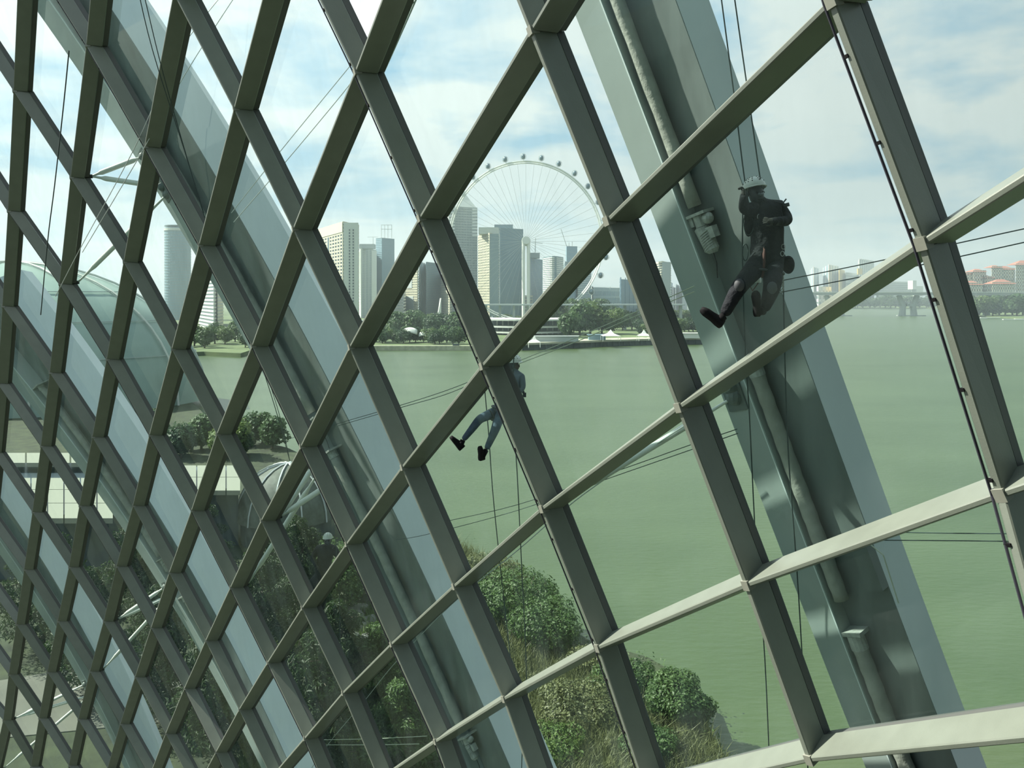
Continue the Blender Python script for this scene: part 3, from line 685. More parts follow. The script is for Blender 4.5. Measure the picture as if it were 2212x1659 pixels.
b = MB(); b.tube([(cx_, cy_, zof(497, 900)), (cx_, cy_, zof(492, 900))], 15.2, 32); o = b.build('crown_ring', WC['pale'], t); o.location = -t.location
tower('banded grey hotel at the left water edge', 430, 462, 470, 600, 640, 'white', 'mid', fl=14, bandL=.5, bandR=.3)
tower('cream banded block right of the banded grey hotel', 464, 470, 482, 596, 660, 'cream', 'dark', fl=16, bandL=.5, bandR=.5)
t, c = tower('pale grey slab tower just right of the hotel', 776, 780, 812, 535, 980, 'pale', 'grey', fl=40, bandR=.25, colsR=4, pier=.4)
addbox(t, 776, 808, 527, 537, 985, 12, 'grey', 'roof_band'); addbox(t, 803, 812, 541, 700, 975, 6, 'white', 'white_fin')
t, c = tower('tall blue glass tower with an open roof frame', 812, 825, 852, 514, 1080, 'slate', 'blue', fl=44, bandL=.12, bandR=.12, kl=1.01, kr=1.02)
for x in (824, 831, 838, 846): addrod(t, [(x, 514), (x, 486)], 1082, .35, 'cable', 'roof_post')
for y in (486, 495): addrod(t, [(823, y), (847, y)], 1082, .35, 'cable', 'roof_rail')
addrod(t, [(794, 512), (816, 512)], 1082, .3, 'cable', 'crane_jib'); addrod(t, [(806, 512), (806, 530)], 1082, .3, 'cable', 'crane_mast')
tower('low white block with dark horizontal bands near the trees', 846, 872, 876, 627, 760, 'white', 'dark', fl=11, bandL=.5, bandR=.5)
t, c = tower('cream tower with stepped cut-outs and tiny windows', 874, 902, 903, 569, 800, 'cream', 'dark', fl=24, colsL=10, bandL=.5, pier=.35, kl=1.05)
b = MB()
A_, B0, _, _ = c; d = (A_-B0).normalized(); nn = Vector((d.y, -d.x, 0)); nn = -nn if nn.y > 0 else nn; LL = (A_-B0).length
for u0, u1, y0, y1 in ((.38, 1, 595, 622), (.28, 1, 640, 690)):
    b.hexa([B0+d*(LL*u)+nn*v+Vector((0, 0, z)) for z in (zof(y1, 800), zof(y0, 800)) for u, v in ((u0, 0), (u1, 0), (u1, .8), (u0, .8))])
o = b.build('blank_panel', WC['grey'], t); o.location = -t.location
tower('plain grey tower between the stepped tower and the banded tower', 902, 908, 920, 567, 830, 'grey', 'slate', fl=20, bandR=.0, colsR=3, pier=.6)
tower('slate tower with thin dark bands, half behind a beam', 919, 921, 953, 567, 820, 'slate', 'dk', fl=34, bandL=.4, bandR=.5)
tower('pinkish lit tower behind the beam, left of the spired tower', 952, 972, 976, 590, 780, 'cream', 'mid', fl=20, colsL=7, bandL=.5)
# spired tower
t, c = tower('tallest tower with a pointed pyramid roof', 955, 970, 1031, 447, 880, 'pale', 'mid', fl=44, colsL=5, colsR=18, bandL=.55, bandR=.5, kl=1.05, kr=1.02, pier=.45)
zz0, Yc = zof(447, 880), 880; b = MB()
A_, B0, C0, Dd = c; up = lambda p, z: Vector((p[0], p[1], z)); cen = (A_+C0)/2
ring0 = [B0, C0, Dd, A_]; ring1 = [cen.lerp(p, .62) for p in ring0]; zt, ztop = zof(428, 880), zof(393, 880)
b.poly([up(p, zz0) for p in ring0]+[up(p, zt) for p in ring1]+[up(cen, ztop)], [(0, 1, 5, 4), (1, 2, 6, 5), (2, 3, 7, 6), (3, 0, 4, 7), (4, 5, 8), (5, 6, 8), (6, 7, 8), (7, 4, 8)]); o = b.build('pyramid_roof', WC['pale'], t); o.location = -t.location
for x0, x1 in ((969.5, 982), (1020, 1031)):
    for i in range(9): addbox(t, x0, x1, 450+i*7, 453.5+i*7, 876.5, 3, 'white', 'bay_window')
# cream/grey pair
t, c = tower('tower with a cream window front and dark grey side, left of the wheel mast', 1033, 1058, 1078, 505, 760, 'cream', 'dark', fl=34, colsL=8, bandL=.5, pier=.4, kl=1.05, kr=1.03)
addbox(t, 1058.5, 1077.5, 505, 700, 759.5, .5, 'slate', 'side_wall'); addbox(t, 1034, 1077, 491, 505, 765, 20, 'pale', 'roof_storey')
t, c = tower('broad slate blue tower directly left of the wheel mast', 1077, 1080, 1130, 493, 850, 'slate', 'blue', fl=50, bandR=.25, kr=1.02)
addbox(t, 1068, 1108, 485, 494, 860, 25, 'slate', 'roof_storey')
t, c = tower('dark blue tower directly right of the wheel mast', 1141, 1144, 1172, 557, 900, 'slate', 'dk', fl=30, bandR=.1)
addbox(t, 1143, 1166, 546, 557, 903, 20, 'grey', 'roof_storey'); addrod(t, [(1156, 546), (1157, 514)], 905, .4, 'cable', 'crane_mast'); addrod(t, [(1148, 523), (1172, 526)], 905, .3, 'cable', 'crane_jib')
# striped curved tower
t = empty('high_rise', (*pt(1195, 800), 1.9), 'white striped residential tower with a curved front, right of the wheel mast', 'building')
b, b2 = MB(), MB(); n = 9
arc = [(1173+44*i/n, 800+26*((i/n-.5)**2)*4) for i in range(n+1)]
for k in range(34):
    y = 556+k*4.1
    for i in range(n):
        if i == 5: continue
        (xa, Ya), (xb, Yb) = arc[i], arc[i+1]; b.hexa([Vector((*pt(x, Y), zof(y+e, 800)))+Vector((0, q, 0)) for e in (2.1, 0) for x, Y, q in ((xa, Ya, -1), (xb, Yb, -1), (xb, Yb, 1), (xa, Ya, 1))])
P = [Vector((*pt(x, Y), 0)) for x, Y in arc]+[Vector((*pt(1217, 850), 0)), Vector((*pt(1173, 850), 0))]; m_ = len(P)
b2.poly([p+Vector((0, 0, 2)) for p in P]+[p+Vector((0, 0, zof(553, 800))) for p in P], [tuple(range(m_, 2*m_))]+[(i, (i+1) % m_, m_+(i+1) % m_, m_+i) for i in range(m_)])
o = b2.build('tower_body', WC['slate'], t); o.location = -t.location; o = b.build('balcony_bands', WC['white'], t); o.location = -t.location; o['kind'] = 'stuff'
t, c = tower('unfinished blue tower with cranes behind the long sloping beam', 1217, 1221, 1248, 566, 1000, 'slate', 'blue', fl=22, bandR=.2)
addbox(t, 1224, 1247, 532, 566, 1010, 20, 'blue', 'upper_storeys')
addrod(t, [(1224, 532), (1212, 495)], 1010, .4, 'cable', 'crane_jib'); addrod(t, [(1236, 532), (1236, 522)], 1010, .4, 'cable', 'crane_mast'); addrod(t, [(1229, 532), (1229, 524)], 1010, .4, 'cable', 'crane_mast')
tower('striped white and grey tower beside the lower rim of the wheel', 1246, 1248, 1277, 578, 820, 'white', 'slate', fl=30, bandR=.45, kr=1.04)
tower('plain blue block behind the long sloping beam', 1220, 1228, 1247, 598, 780, 'blue', 'dk', fl=10, bandR=.1)
t, c = tower('long low civic building with white columns', 1277, 1281, 1340, 625, 900, 'pale', 'slate', fl=4, colsR=22, bandR=.3, pier=.35)
addrod(t, [(1318, 625), (1318, 619)], 900, .3, 'cable', 'mast')
tower('small dark blue glass cube left of the steep beam', 1339, 1341, 1378, 603, 800, 'dk', 'dk', fl=8, bandR=.0, colsR=4, pier=.1)
t, c = tower('grey slab with a ribbed sunlit front right of the steep beam', 1392, 1430, 1449, 566, 700, 'cream', 'mid', fl=26, bandL=.5, kl=1.12, kr=1.05)
addbox(t, 1430.5, 1448.5, 566, 690, 699.4, .5, 'grey', 'end_wall')
for i, (x0, x1, y) in enumerate(((1449, 1453, 611), (1454, 1459, 621), (1460, 1466, 615), (1466, 1473, 618), (1473, 1484, 624))):
    tower(('faint distant tower %s the ribbed slab' % ('touching', 'second right of', 'third right of', 'fourth right of', 'fifth right of')[i]), x0, x0+1, x1, y, 1500, 'slate', 'blue', fl=8, bandR=.1)
# right of the big arch
t, c = tower('white edged glass tower, left one of the pair right of the big arch', 1750, 1757, 1769, 577, 2250, 'white', 'blue', fl=22, colsL=2, bandL=.0, colsR=2, bandR=.1, pier=.3)
t, c = tower('white edged glass tower, right one of the pair right of the big arch', 1778, 1790, 1812, 572, 2250, 'white', 'blue', fl=24, colsL=2, bandL=.0, colsR=4, bandR=.1, pier=.3)
tower('narrow ochre yellow slab behind the dark safety lines', 1811, 1813, 1825, 581, 2150, 'yel', 'yel', fl=0)
tower('low brown grey slab right of the ochre slab', 1825, 1827, 1855, 591, 2200, 'grey', 'mid', fl=8, bandR=.4)
t, c = tower('white and yellow tower cut by the bright beam', 1854, 1856, 1888, 560, 2250, 'white', 'slate', fl=18, colsR=7, bandR=.15, pier=.5)
addbox(t, 1853, 1863, 580, 593, 2240, 5, 'yel', 'yellow_panel')
tower('small white cube building at the foot of the twin towers', 1762, 1768, 1796, 623, 2100, 'white', 'mid', fl=3, colsR=4, bandR=.4)
t, c = tower('long stepped housing slab above the bridge', 1893, 1898, 1975, 609, 2300, 'pale', 'mid', fl=12, bandR=.5)
addbox(t, 1972, 1980, 606, 625, 2300, 30, 'pale', 'lift_tower'); addbox(t, 1980, 1994, 618, 640, 2300, 30, 'pale', 'side_wing'); 
# condominium with red roofs
def villa(x0, x1, ytop, Y, i):
    t = empty('apartment_block', (*pt((x0+x1)/2, Y), 1.5), 'cream apartment block with red hipped roofs, %s' % i, 'building', 'red roofed condominium')
    block(t, pt(x0, Y*1.01), pt(x0+.5, Y), pt(x1, Y), 1.5, zof(ytop, Y), 'cream', 'mid', fl=max(3, int((650-ytop)/6)), colsR=max(3, int((x1-x0)/5)), bandR=.5, pier=.5)
    b = MB(); w = (x1-x0)/2+2; cx = (x0+x1)/2; z0, z1 = zof(ytop, Y), zof(ytop-min(10, w*.4), Y)
    b.poly([Vector((*pt(cx+s*w, Y), z0))+Vector((0, e, 0)) for s, e in ((-1, -3), (1, -3), (1, 26), (-1, 26))]+[Vector((*pt(cx+s*w*.25, Y), z1))+Vector((0, 10, 0)) for s in (-1, 1)], [(0, 1, 5, 4), (1, 2, 5), (2, 3, 4, 5), (3, 0, 4), (3, 2, 1, 0)])
    o = b.build('hipped_roof', WC['red'], t); o.location = -t.location
for i, q in enumerate(((2085, 2104, 592, 1510), (2102, 2130, 587, 1500), (2142, 2165, 578, 1510), (2158, 2192, 582, 1520), (2194, 2240, 572, 1510), (2083, 2122, 615, 1460), (2143, 2193, 613, 1460), (2120, 2146, 600, 1500))):
    villa(*q, ('leftmost and small', 'second from the left', 'tall gable left of the middle', 'behind the tall gable', 'at the right frame edge', 'low one in front on the left', 'low broad one in front in the middle', 'set back between the two groups')[i])
# ---------------------------------------------------------------- bridge
Yb = 1160; br = empty('road_bridge', (*pt(1970, Yb), 0), 'long pale viaduct on splayed concrete piers across the bay', 'bridge')
conc = wallm('weathered bridge concrete', (.34, .37, .35))
b = MB(); b.hexa([Vector((*pt(x, Y), z))+Vector((0, e, 0)) for z in (zof(638, Yb), zof(632, Yb)) for x, Y, e in ((1740, Yb, 0), (2400, Yb, 0), (2400, Yb, 20), (1740, Yb, 20))]); o = b.build('bridge_deck', conc, br); o.location = -br.location
b = MB(); b.hexa([Vector((*pt(x, Y), z))+Vector((0, e, 0)) for z in (zof(632, Yb), zof(630.6, Yb)) for x, Y, e in ((1740, Yb, -1), (2400, Yb, -1), (2400, Yb, -.4), (1740, Yb, -.4))]); o = b.build('parapet', WC['white'], br); o.location = -br.location
for xc in (1810, 1968, 2126, 2290):
    b = MB(); zt, zm, z0 = zof(638, Yb), zof(660, Yb), -1
    for s in (-1, 1):
        b.tube([Vector((*pt(xc+s*20, Yb), zt))+Vector((0, 9, 0)), Vector((*pt(xc+s*11, Yb), zm))+Vector((0, 9, 0)), Vector((*pt(xc+s*13, Yb), z0))+Vector((0, 9, 0))], [4, 4.4, 5.5], 8)
    b.box(Vector((*pt(xc, Yb+9), zof(659, Yb))), (8, 4, 2.2)); o = b.build('splayed_pier', conc, br); o.location = -br.location
    b = MB(); b.box(Vector((*pt(xc, Yb+9), .3)), (18, 9, 1)); o = b.build('pile_cap', conc, br); o.location = -br.location
# expressway behind the far trees
b = MB(); b.hexa([Vector((*pt(x, 620), z))+Vector((0, e, 0)) for z in (zof(699, 620), zof(692, 620)) for x, e in ((772, 0), (878, 0), (878, 14), (772, 14))])
for x in range(785, 878, 22): b.box(Vector((*pt(x, 627), 4)), (1.2, 2, 5))
o = b.build('elevated_road', WC['grey']); tag(o, 'pale elevated road behind the far trees on the left', 'road')
b = MB(); b.hexa([Vector((*pt(x, 640), z))+Vector((0, e, 0)) for z in (zof(660, 640), zof(657, 640)) for x, e in ((1040, 0), (1480, 0), (1480, 14), (1040, 14))])
for x in range(1050, 1480, 30): b.box(Vector((*pt(x, 647), 12)), (1.0, 2, 10.5))
o = b.build('elevated_road', WC['grey']); tag(o, 'thin pale viaduct running behind the foot of the wheel', 'road')
# ---------------------------------------------------------------- observation wheel
Yw = 722; hub = Vector((*pt(1136, Yw), zof(521, Yw))); R_ = 75.0; kx = .965
wh = empty('observation_wheel', (*pt(1136, Yw), 2), 'giant white observation wheel with glass capsules', 'ferris wheel')
def rimp(a, r, e=0): return hub+Vector((r*sin(a)*kx, e, r*cos(a)))
wm = M['strut']; cm = mat('capsule glass', (.10, .16, .19), .2)
b = MB()
for r, e in ((75, -1.6), (75, 1.6), (73.2, 0)):
    b.tube([rimp(2*pi*i/112, r, e) for i in range(113)], .6, 5, cap=False)
for i in range(112):
    a = 2*pi*i/112; a2 = 2*pi*(i+1)/112; b.tube([rimp(a, 75, -1.6), rimp(a2, 75, 1.6)], .16, 4); b.tube([rimp(a, 73.2), rimp(a, 75, -1.6)], .16, 4); b.tube([rimp(a, 73.2), rimp(a, 75, 1.6)], .16, 4)
o = b.build('rim', wm, wh); o.location = -wh.location
for i in range(56):
    a = 2*pi*i/56; b = MB(); b.tube([hub+Vector((0, (-5 if i % 2 else 5), 0)), rimp(a, 73.2)], .12, 4); o = b.build('spoke_cable', M['cable'], wh); o.location = -wh.location
b = MB(); b.tube([hub+Vector((0, -13, 0)), hub+Vector((0, 13, 0))], 3.6, 14); b.tube([hub+Vector((0, -6, 0)), hub+Vector((0, -5, 0))], 4.2, 14); b.tube([hub+Vector((0, 5, 0)), hub+Vector((0, 6, 0))], 4.2, 14); o = b.build('hub', wm, wh); o.location = -wh.location
for k in range(28):
    a = radians(-1.9+12.857*k); c = rimp(a, 79.5); ra = (c-hub).normalized(); b = MB()
    b.ball(c, (2.1, 3.4, 2.6), 12, 8); o = b.build('capsule', cm, wh, True); o.location = -wh.location
    b = MB(); tg_ = Vector((0, 1, 0)).cross(ra)
    for e in (-1.2, 1.2):
        b.tube([c+Vector((0, e, 0))+(ra*cos(q)+tg_*sin(q))*2.75 for q in [2*pi*j/16 for j in range(17)]], .16, 4, cap=False)
    b.tube([rimp(a, 75, -1.6), rimp(a, 77, -1.3)], .25, 4); b.tube([rimp(a, 75, 1.6), rimp(a, 77, 1.3)], .25, 4)
    e = b.build('capsule_ring', wm, o)
for dx in (-2.4, 2.4):
    for e in (-11, 11):
        b = MB(); b.tube([Vector((hub.x+dx, hub.y+e, 1.5)), Vector((hub.x+dx*1.0, hub.y+e, hub.z))], 1.35, 10); o = b.build('support_column', WC['white'], wh); o.location = -wh.location
# terminal at its foot
t = empty('terminal_building', (*pt(1150, 640), 2), 'low terminal with white curved floor edges at the foot of the wheel', 'building')
for y, x0, x1 in ((689, 1050, 1245), (704, 1056, 1222), (716, 1062, 1212), (724, 1062, 1250)):
    Yt = 560; b = MB(); n = 12
    fr = [Vector((*pt(x0+(x1-x0)*i/n, Yt-12*sin(pi*i/n)), zof(y, Yt))) for i in range(n+1)]
    b.poly([p+Vector((0, 0, z)) for z in (-1.1, 0) for p in fr]+[p+Vector((0, 40, z)) for z in (-1.1, 0) for p in fr], [(i, i+1, n+1+i+1, n+1+i) for i in range(n)]+[(n+1+i, n+2+i, 3*(n+1)+i+1, 3*(n+1)+i) for i in range(n)]+[(i+1, i, 2*(n+1)+i, 2*(n+1)+i+1) for i in range(n)])
    o = b.build('floor_edge', WC['white'], t); o.location = -t.location
b = MB(); b.hexa([Vector((*pt(x, 572), z))+Vector((0, e, 0)) for z in (2, zof(690, 560)) for x, e in ((1054, 0), (1215, 0), (1215, 26), (1054, 26))]); o = b.build('glazed_storeys', WC['mid'], t); o.location = -t.location
for x in range(1062, 1215, 12):
    b = MB(); b.tube([Vector((*pt(x, 566), 2)), Vector((*pt(x, 566), zof(690, 560)))], .5, 6); o = b.build('column', WC['pale'], t); o.location = -t.location
t2, c = tower('small cream tower block with lettered roof band behind the terminal', 1131, 1133, 1150, 640, 860, 'cream', 'mid', fl=8, bandR=.4)
for i, (x, y, s, nm) in enumerate(((1155, 742, 1.0, 'white peaked tent on the lawn below the terminal'), (1322, 735, 1.6, 'wide white peaked tent on the quay'), (1395, 735, 1.1, 'white peaked tent beside the steep beam on the quay'))):
    p = G(x, y+8, 2.5); p = Vector((p.x, p.y+6, 4.0 if i else 2.0)); t = empty('peaked_tent', p, nm, 'tent'); w = 3.2*s; b = MB()
    b.poly([p+Vector((-w, -w, 3)), p+Vector((w, -w, 3)), p+Vector((w, w, 3)), p+Vector((-w, w, 3))]+[p+Vector((a_*w*.35, c_*w*.35, 4.3)) for a_, c_ in ((-1, -1), (1, -1), (1, 1), (-1, 1))]+[p+Vector((0, 0, 6.6))], [(0, 1, 5, 4), (1, 2, 6, 5), (2, 3, 7, 6), (3, 0, 4, 7), (4, 5, 8), (5, 6, 8), (6, 7, 8), (7, 4, 8)])
    o = b.build('tent_roof', WC['white'], t); o.location = -t.location
    for a_, c_ in ((-1, -1), (1, -1), (1, 1), (-1, 1)):
        b = MB(); b.tube([p+Vector((a_*w, c_*w, 0)), p+Vector((a_*w, c_*w, 3))], .12, 5); o = b.build('tent_pole', WC['white'], t); o.location = -t.location
for x, y, w, m, nm in ((1292, 735, 5, 'blue', 'long low blue roofed shed on the quay'), (1480, 731, 10, 'white', 'white roofed shed with red trim right of the steep beam'), (1190, 739, 16, 'grey', 'low grey pavilion roof on the quay by the terminal'), (985, 741, 1.8, 'dark', 'dark van parked on the far lawn')):
    p = G(x, y+6, 2.5); zb = 2.0 if w < 2 else 4.0; p.y += 0 if w < 2 else 7; hh = .7 if w < 2 else 1.5; b = MB(); b.box((p.x, p.y, zb+hh), (w, 2.4 if w > 2 else .9, hh)); b.box((p.x, p.y, zb+hh*2+.12), (w*.92 if w < 2 else w+.8, 3.0 if w > 2 else .8, .12)); o = b.build('quay_shed', WC[m]); tag(o, nm, 'building')
# shell canopy on the lawn
cp = G(886, 741, 2); t = empty('shell_canopy', (cp.x, cp.y, 2), 'white curved shell canopy among the far trees', 'canopy')
for cx0, sc_, fl_ in ((0, .85, 1), (8.5, .65, -1)):
    b = MB(); n = 10
    for i in range(n+1):
        a = pi*i/n*.62+.2
        for j in range(7):
            u = j/6-.5; b.v.append((cp.x+cx0+fl_*(-cos(a)*9*sc_)+0, cp.y+u*8*sc_*(1-.6*i/n), 2.2+10.5*sc_*sin(a)*(1-.35*abs(u)*2)))
    for i in range(n):
        for j in range(6):
            q = i*7+j; b.f.append((q, q+1, q+8, q+7)); b.m.append(0)
    o = b.build('shell_roof', WC['white'], t, True); o.location = -t.location; md = o.modifiers.new('s', 'SOLIDIFY'); md.thickness = .3
b = MB(); q0 = Vector((*pt(953, 640), 0)); b.poly([q0+Vector((-5, 0, 2)), q0+Vector((0, 0, 2)), q0+Vector((0, 0, zof(644, 640))), q0+Vector((-1, 6, 2)), q0+Vector((-1.2, 1, zof(644, 640)))], [(0, 1, 2, 4), (1, 3, 2), (0, 4, 3), (4, 2, 3), (0, 3, 1)])
o = b.build('sail_sculpture', WC['white']); tag(o, 'pale pointed sail shape above the far trees', 'sculpture')
# ---------------------------------------------------------------- trees on the far shore
LF = [leafmat('far tree leaves', (.035, .075, .03), (.09, .15, .05), .15), leafmat('far tree leaves light', (.06, .11, .035), (.14, .19, .06), .15), leafmat('far tree leaves dark', (.02, .05, .025), (.06, .105, .045), .15)]
BK = mat('bark', (.09, .075, .055), .9)
def mktree(kind, h, w, n, leaf):
    root = empty('far_tree'); bl = []
    for i in range(9):
        a = random.random()*6.3; r = random.random()*w*.32; bl.append(((r*cos(a), r*sin(a), h*(.28+.55*random.random())), (w*.28, w*.28, h*.22)))
    bl.append(((0, 0, h*.52), (w*.4, w*.4, h*.42))); p, nn = blobpts(bl, n, .6)
    quads(p, nn, leaf, 'crown', LF[kind], root, asp=.8); b = MB()
    b.tube([(0, 0, -.5), (0, 0, h*.35), (w*.05, 0, h*.6)], [w*.035, w*.028, w*.012], 6)
    for k in range(4):
        a = k*1.7; b.tube([(0, 0, h*.3), (w*.2*cos(a), w*.2*sin(a), h*.55)], [w*.016, w*.006], 5)
    b.build('trunk', BK, root); return root
protos = [mktree(i % 3, 12, 12, 2200, 1.0) for i in range(4)]
used = set()
ORD = ['leftmost']+[w+' from the left' for w in 'second third fourth fifth sixth seventh eighth ninth tenth eleventh twelfth thirteenth fourteenth fifteenth sixteenth seventeenth eighteenth nineteenth twentieth twenty-first twenty-second twenty-third twenty-fourth twenty-fifth twenty-sixth twenty-seventh'.split()]
def place_tree(px, y, s, label, group, sw=1.0):
    i = random.randrange(4); src = protos[i]; p = ground(px, y, 2.0)
    if i in used:
        r = src.copy(); COL.objects.link(r)
        for c in src.children: d = c.copy(); d.parent = r; COL.objects.link(d)
    else: r = src; used.add(i)
    r.location = (p.x, p.y, 1.9); r.rotation_euler.z = random.random()*6.3; r.scale = (s*sw, s*sw, s); r['label'] = label; r['category'] = 'tree'; r['group'] = group; return r
for i_, x in enumerate(range(796, 1000, 13)): place_tree(x+random.uniform(-4, 4), random.uniform(736, 744), random.uniform(.75, .95), 'leafy tree beside the white shell canopy, %s' % ORD[i_], 'trees around the shell canopy')
for i_, x in enumerate(range(850, 1010, 14)): place_tree(x+random.uniform(-4, 4), random.uniform(722, 728), random.uniform(1.35, 1.6), 'tall dark tree in the row behind the shell canopy, %s' % ORD[i_], 'dark tree row behind the shell canopy')
for i_, x in enumerate(range(1040, 1130, 12)): place_tree(x, 703, random.uniform(.8, 1.0), 'tree behind the terminal left of the wheel mast, %s' % ORD[i_], 'trees left of the mast')
for x, y, s in ((1226, 728, 1.5), (1252, 724, 2.0), (1275, 722, 2.1), (1300, 721, 2.0), (1322, 722, 1.7), (1205, 712, 1.9), (1235, 706, 2.2), (1262, 703, 2.3), (1290, 703, 2.2), (1318, 705, 2.0), (1345, 714, 1.5), (1365, 712, 1.4), (1160, 703, 1.3), (1183, 700, 1.5)):
    place_tree(x, y, s, 'big green tree right of the wheel terminal', 'trees right of the terminal')
for i_, x in enumerate(range(1380, 1545, 9)): place_tree(x, random.uniform(712, 726), random.uniform(.7, 1.1), 'low tree on the point beyond the steep beam, %s' % ORD[i_], 'low trees on the point')
for i_, x in enumerate(range(1360, 1520, 12)): place_tree(x, 695, random.uniform(.9, 1.3), 'tree in the back row of the point, %s' % ORD[i_], 'back trees on the point')
for i_, x in enumerate(range(1800, 2085, 11)): place_tree(x+random.uniform(-4, 4), random.uniform(663.5, 665), random.uniform(2.0, 2.7), 'tree in the shore belt under the bridge, %s' % ORD[i_], 'shore belt under the bridge', 1.4)
for i_, x in enumerate(range(2085, 2225, 14)): place_tree(x+random.uniform(-4, 4), random.uniform(679.5, 682.5), random.uniform(2.0, 2.8), 'tree on the right shore below the red roofs, %s' % ORD[i_], 'trees below the red roofs', 1.2)
for i_, x in enumerate(range(-20, 540, 22)): place_tree(x, random.uniform(736, 752), random.uniform(.8, 1.2), 'tree on the far left shore seen through the diamonds, %s' % ORD[i_], 'far left shore trees')
for i_, x in enumerate(range(215, 600, 22)): place_tree(x, random.uniform(955, 990), random.uniform(.42, .62), 'small dark tree behind the pale canopy roofs, %s' % ORD[i_], 'trees behind the canopy roofs')
b = MB()
for x, y in ((2110, 688), (2140, 687), (2190, 691), (2215, 690)): 
    p = G(x, y); b.box((p.x, p.y, .5), (14, 1.2, .4))
o = b.build('pontoon', WC['white']); tag(o, 'white pontoons along the grassy right shore', 'pontoon')
# ---------------------------------------------------------------- domed conservatory on the left
fd = Vector((*pt(30, 185), 2.0)); t = empty('glass_dome', fd, 'big grey domed conservatory beyond the left diamonds', 'building')
RX, RY, RZ = 52, 34, 37
def dp(u, v, k=1.0): return fd+Vector((-16+RX*k*cos(v)*cos(u), 22+RY*k*cos(v)*sin(u), RZ*k*sin(v)))
b = MB(); n, m = 48, 12
for i in range(m+1):
    for j in range(n): b.v.append(tuple(dp(2*pi*j/n, pi/2*i/m*.998)))
for i in range(m):
    for j in range(n): q, w = i*n+j, i*n+(j+1) % n; b.f.append((q, w, w+n, q+n)); b.m.append(0)
o = b.build('dome_glazing', mat('grey green glazing', (.27, .37, .33), .35, noise=.2, nscale=.1), t, True); o.location = -t.location
for j in range(16):
    b = MB(); b.tube([dp(2*pi*j/16+.1, pi/2*i/14, 1.012) for i in range(15)], .28, 5); o = b.build('dome_rib', WC['pale'], t); o.location = -t.location
for v in (.35, .62, .9):
    b = MB(); b.tube([dp(2*pi*j/60, v, 1.006) for j in range(61)], .12, 4, cap=False); o = b.build('ring_bar', WC['grey'], t); o.location = -t.location
# flat canopy roofs of the entrance in front of the dome
t = empty('canopy_roof', (*pt(100, 92), 2), 'pale flat panelled canopy roofs below the domed conservatory', 'roof')
PAN = wallm('pale canopy panel', (.23, .245, .19), .5)
def slab(x0, x1, y0, y1, z, m, name, th=.5, nx=8, ny=3):
    Pq = [G(x0, y1, z), G(x1, y1, z), G(x1, y0, z), G(x0, y0, z)]
    for i in range(nx):
        for j in range(ny):
            q = lambda u, v: Pq[0].lerp(Pq[1], u).lerp(Pq[3].lerp(Pq[2], u), v)
            e = .04/nx
            c = [q(i/nx+e, j/ny+e), q((i+1)/nx-e, j/ny+e), q((i+1)/nx-e, (j+1)/ny-e), q(i/nx+e, (j+1)/ny-e)]
            b = MB(); b.hexa([p-Vector((0, 0, th)) for p in c]+c); o = b.build(name, m, t); o.location = -t.location
slab(-40, 245, 1032, 1120, 9.0, PAN, 'roof_panel'); slab(-40, 200, 978, 1000, 9.6, PAN, 'roof_panel', nx=5, ny=1)
slab(330, 520, 1005, 1060, 9.0, PAN, 'roof_panel', nx=6, ny=2)
b = MB(); Pq = [G(-60, 1112, 8.4), G(235, 1112, 8.4), G(235, 1000, 8.4), G(-60, 1000, 8.4)]; b.hexa([Vector((p.x, p.y, 2)) for p in Pq]+[p for p in Pq]); o = b.build('glazed_wall', WC['dark'], t); o.location = -t.location
b = MB(); Pq = [G(335, 1055, 8.4), G(515, 1055, 8.4), G(510, 1008, 8.4), G(340, 1008, 8.4)]; b.hexa([Vector((p.x, p.y, 2)) for p in Pq]+[p for p in Pq]); o = b.build('glazed_wall', WC['dark'], t); o.location = -t.location
# paving and low dark pavilion
slabm = mat('grey paving', (.12, .125, .10), .8, noise=.3, nscale=.3)
o = land('trim_3', [tuple(G(x, y, 2.05)[:2]) for x, y in ((-60, 1480), (300, 1420), (450, 1470), (350, 1560), (-60, 1600))], 2.06, slabm, depth=.1)
o = land('trim_4', [tuple(G(x, y, 2.05)[:2]) for x, y in ((440, 1330), (800, 1500), (760, 1640), (700, 1700), (560, 1560), (430, 1420))], 2.06, slabm, depth=.1)
pv = G(575, 1210, 2); t = empty('domed_pavilion', pv, 'dark low domed pavilion roof beside the water, behind the second arch', 'building')
b = MB(); b.ball(pv+Vector((0, 8, 2.5)), (5.9, 5.6, 6), 24, 8, z0=0); o = b.build('dome_roof', mat('dark shingle', (.09, .11, .09), .7, noise=.4, nscale=2), t, True); o.location = -t.location
for j in range(12):
    b = MB(); a = 2*pi*j/12; b.tube([pv+Vector((6.0*cos(a)*cos(v), 8+5.7*sin(a)*cos(v), 2.5+6.1*sin(v))) for v in [pi/2*i/8 for i in range(9)]], .1, 4); o = b.build('roof_rib', WC['grey'], t); o.location = -t.location
b = MB(); b.tube([pv+Vector((0, 8, -.2)), pv+Vector((0, 8, 2.6))], 5.3, 20); o = b.build('drum_wall', WC['dark'], t); o.location = -t.location
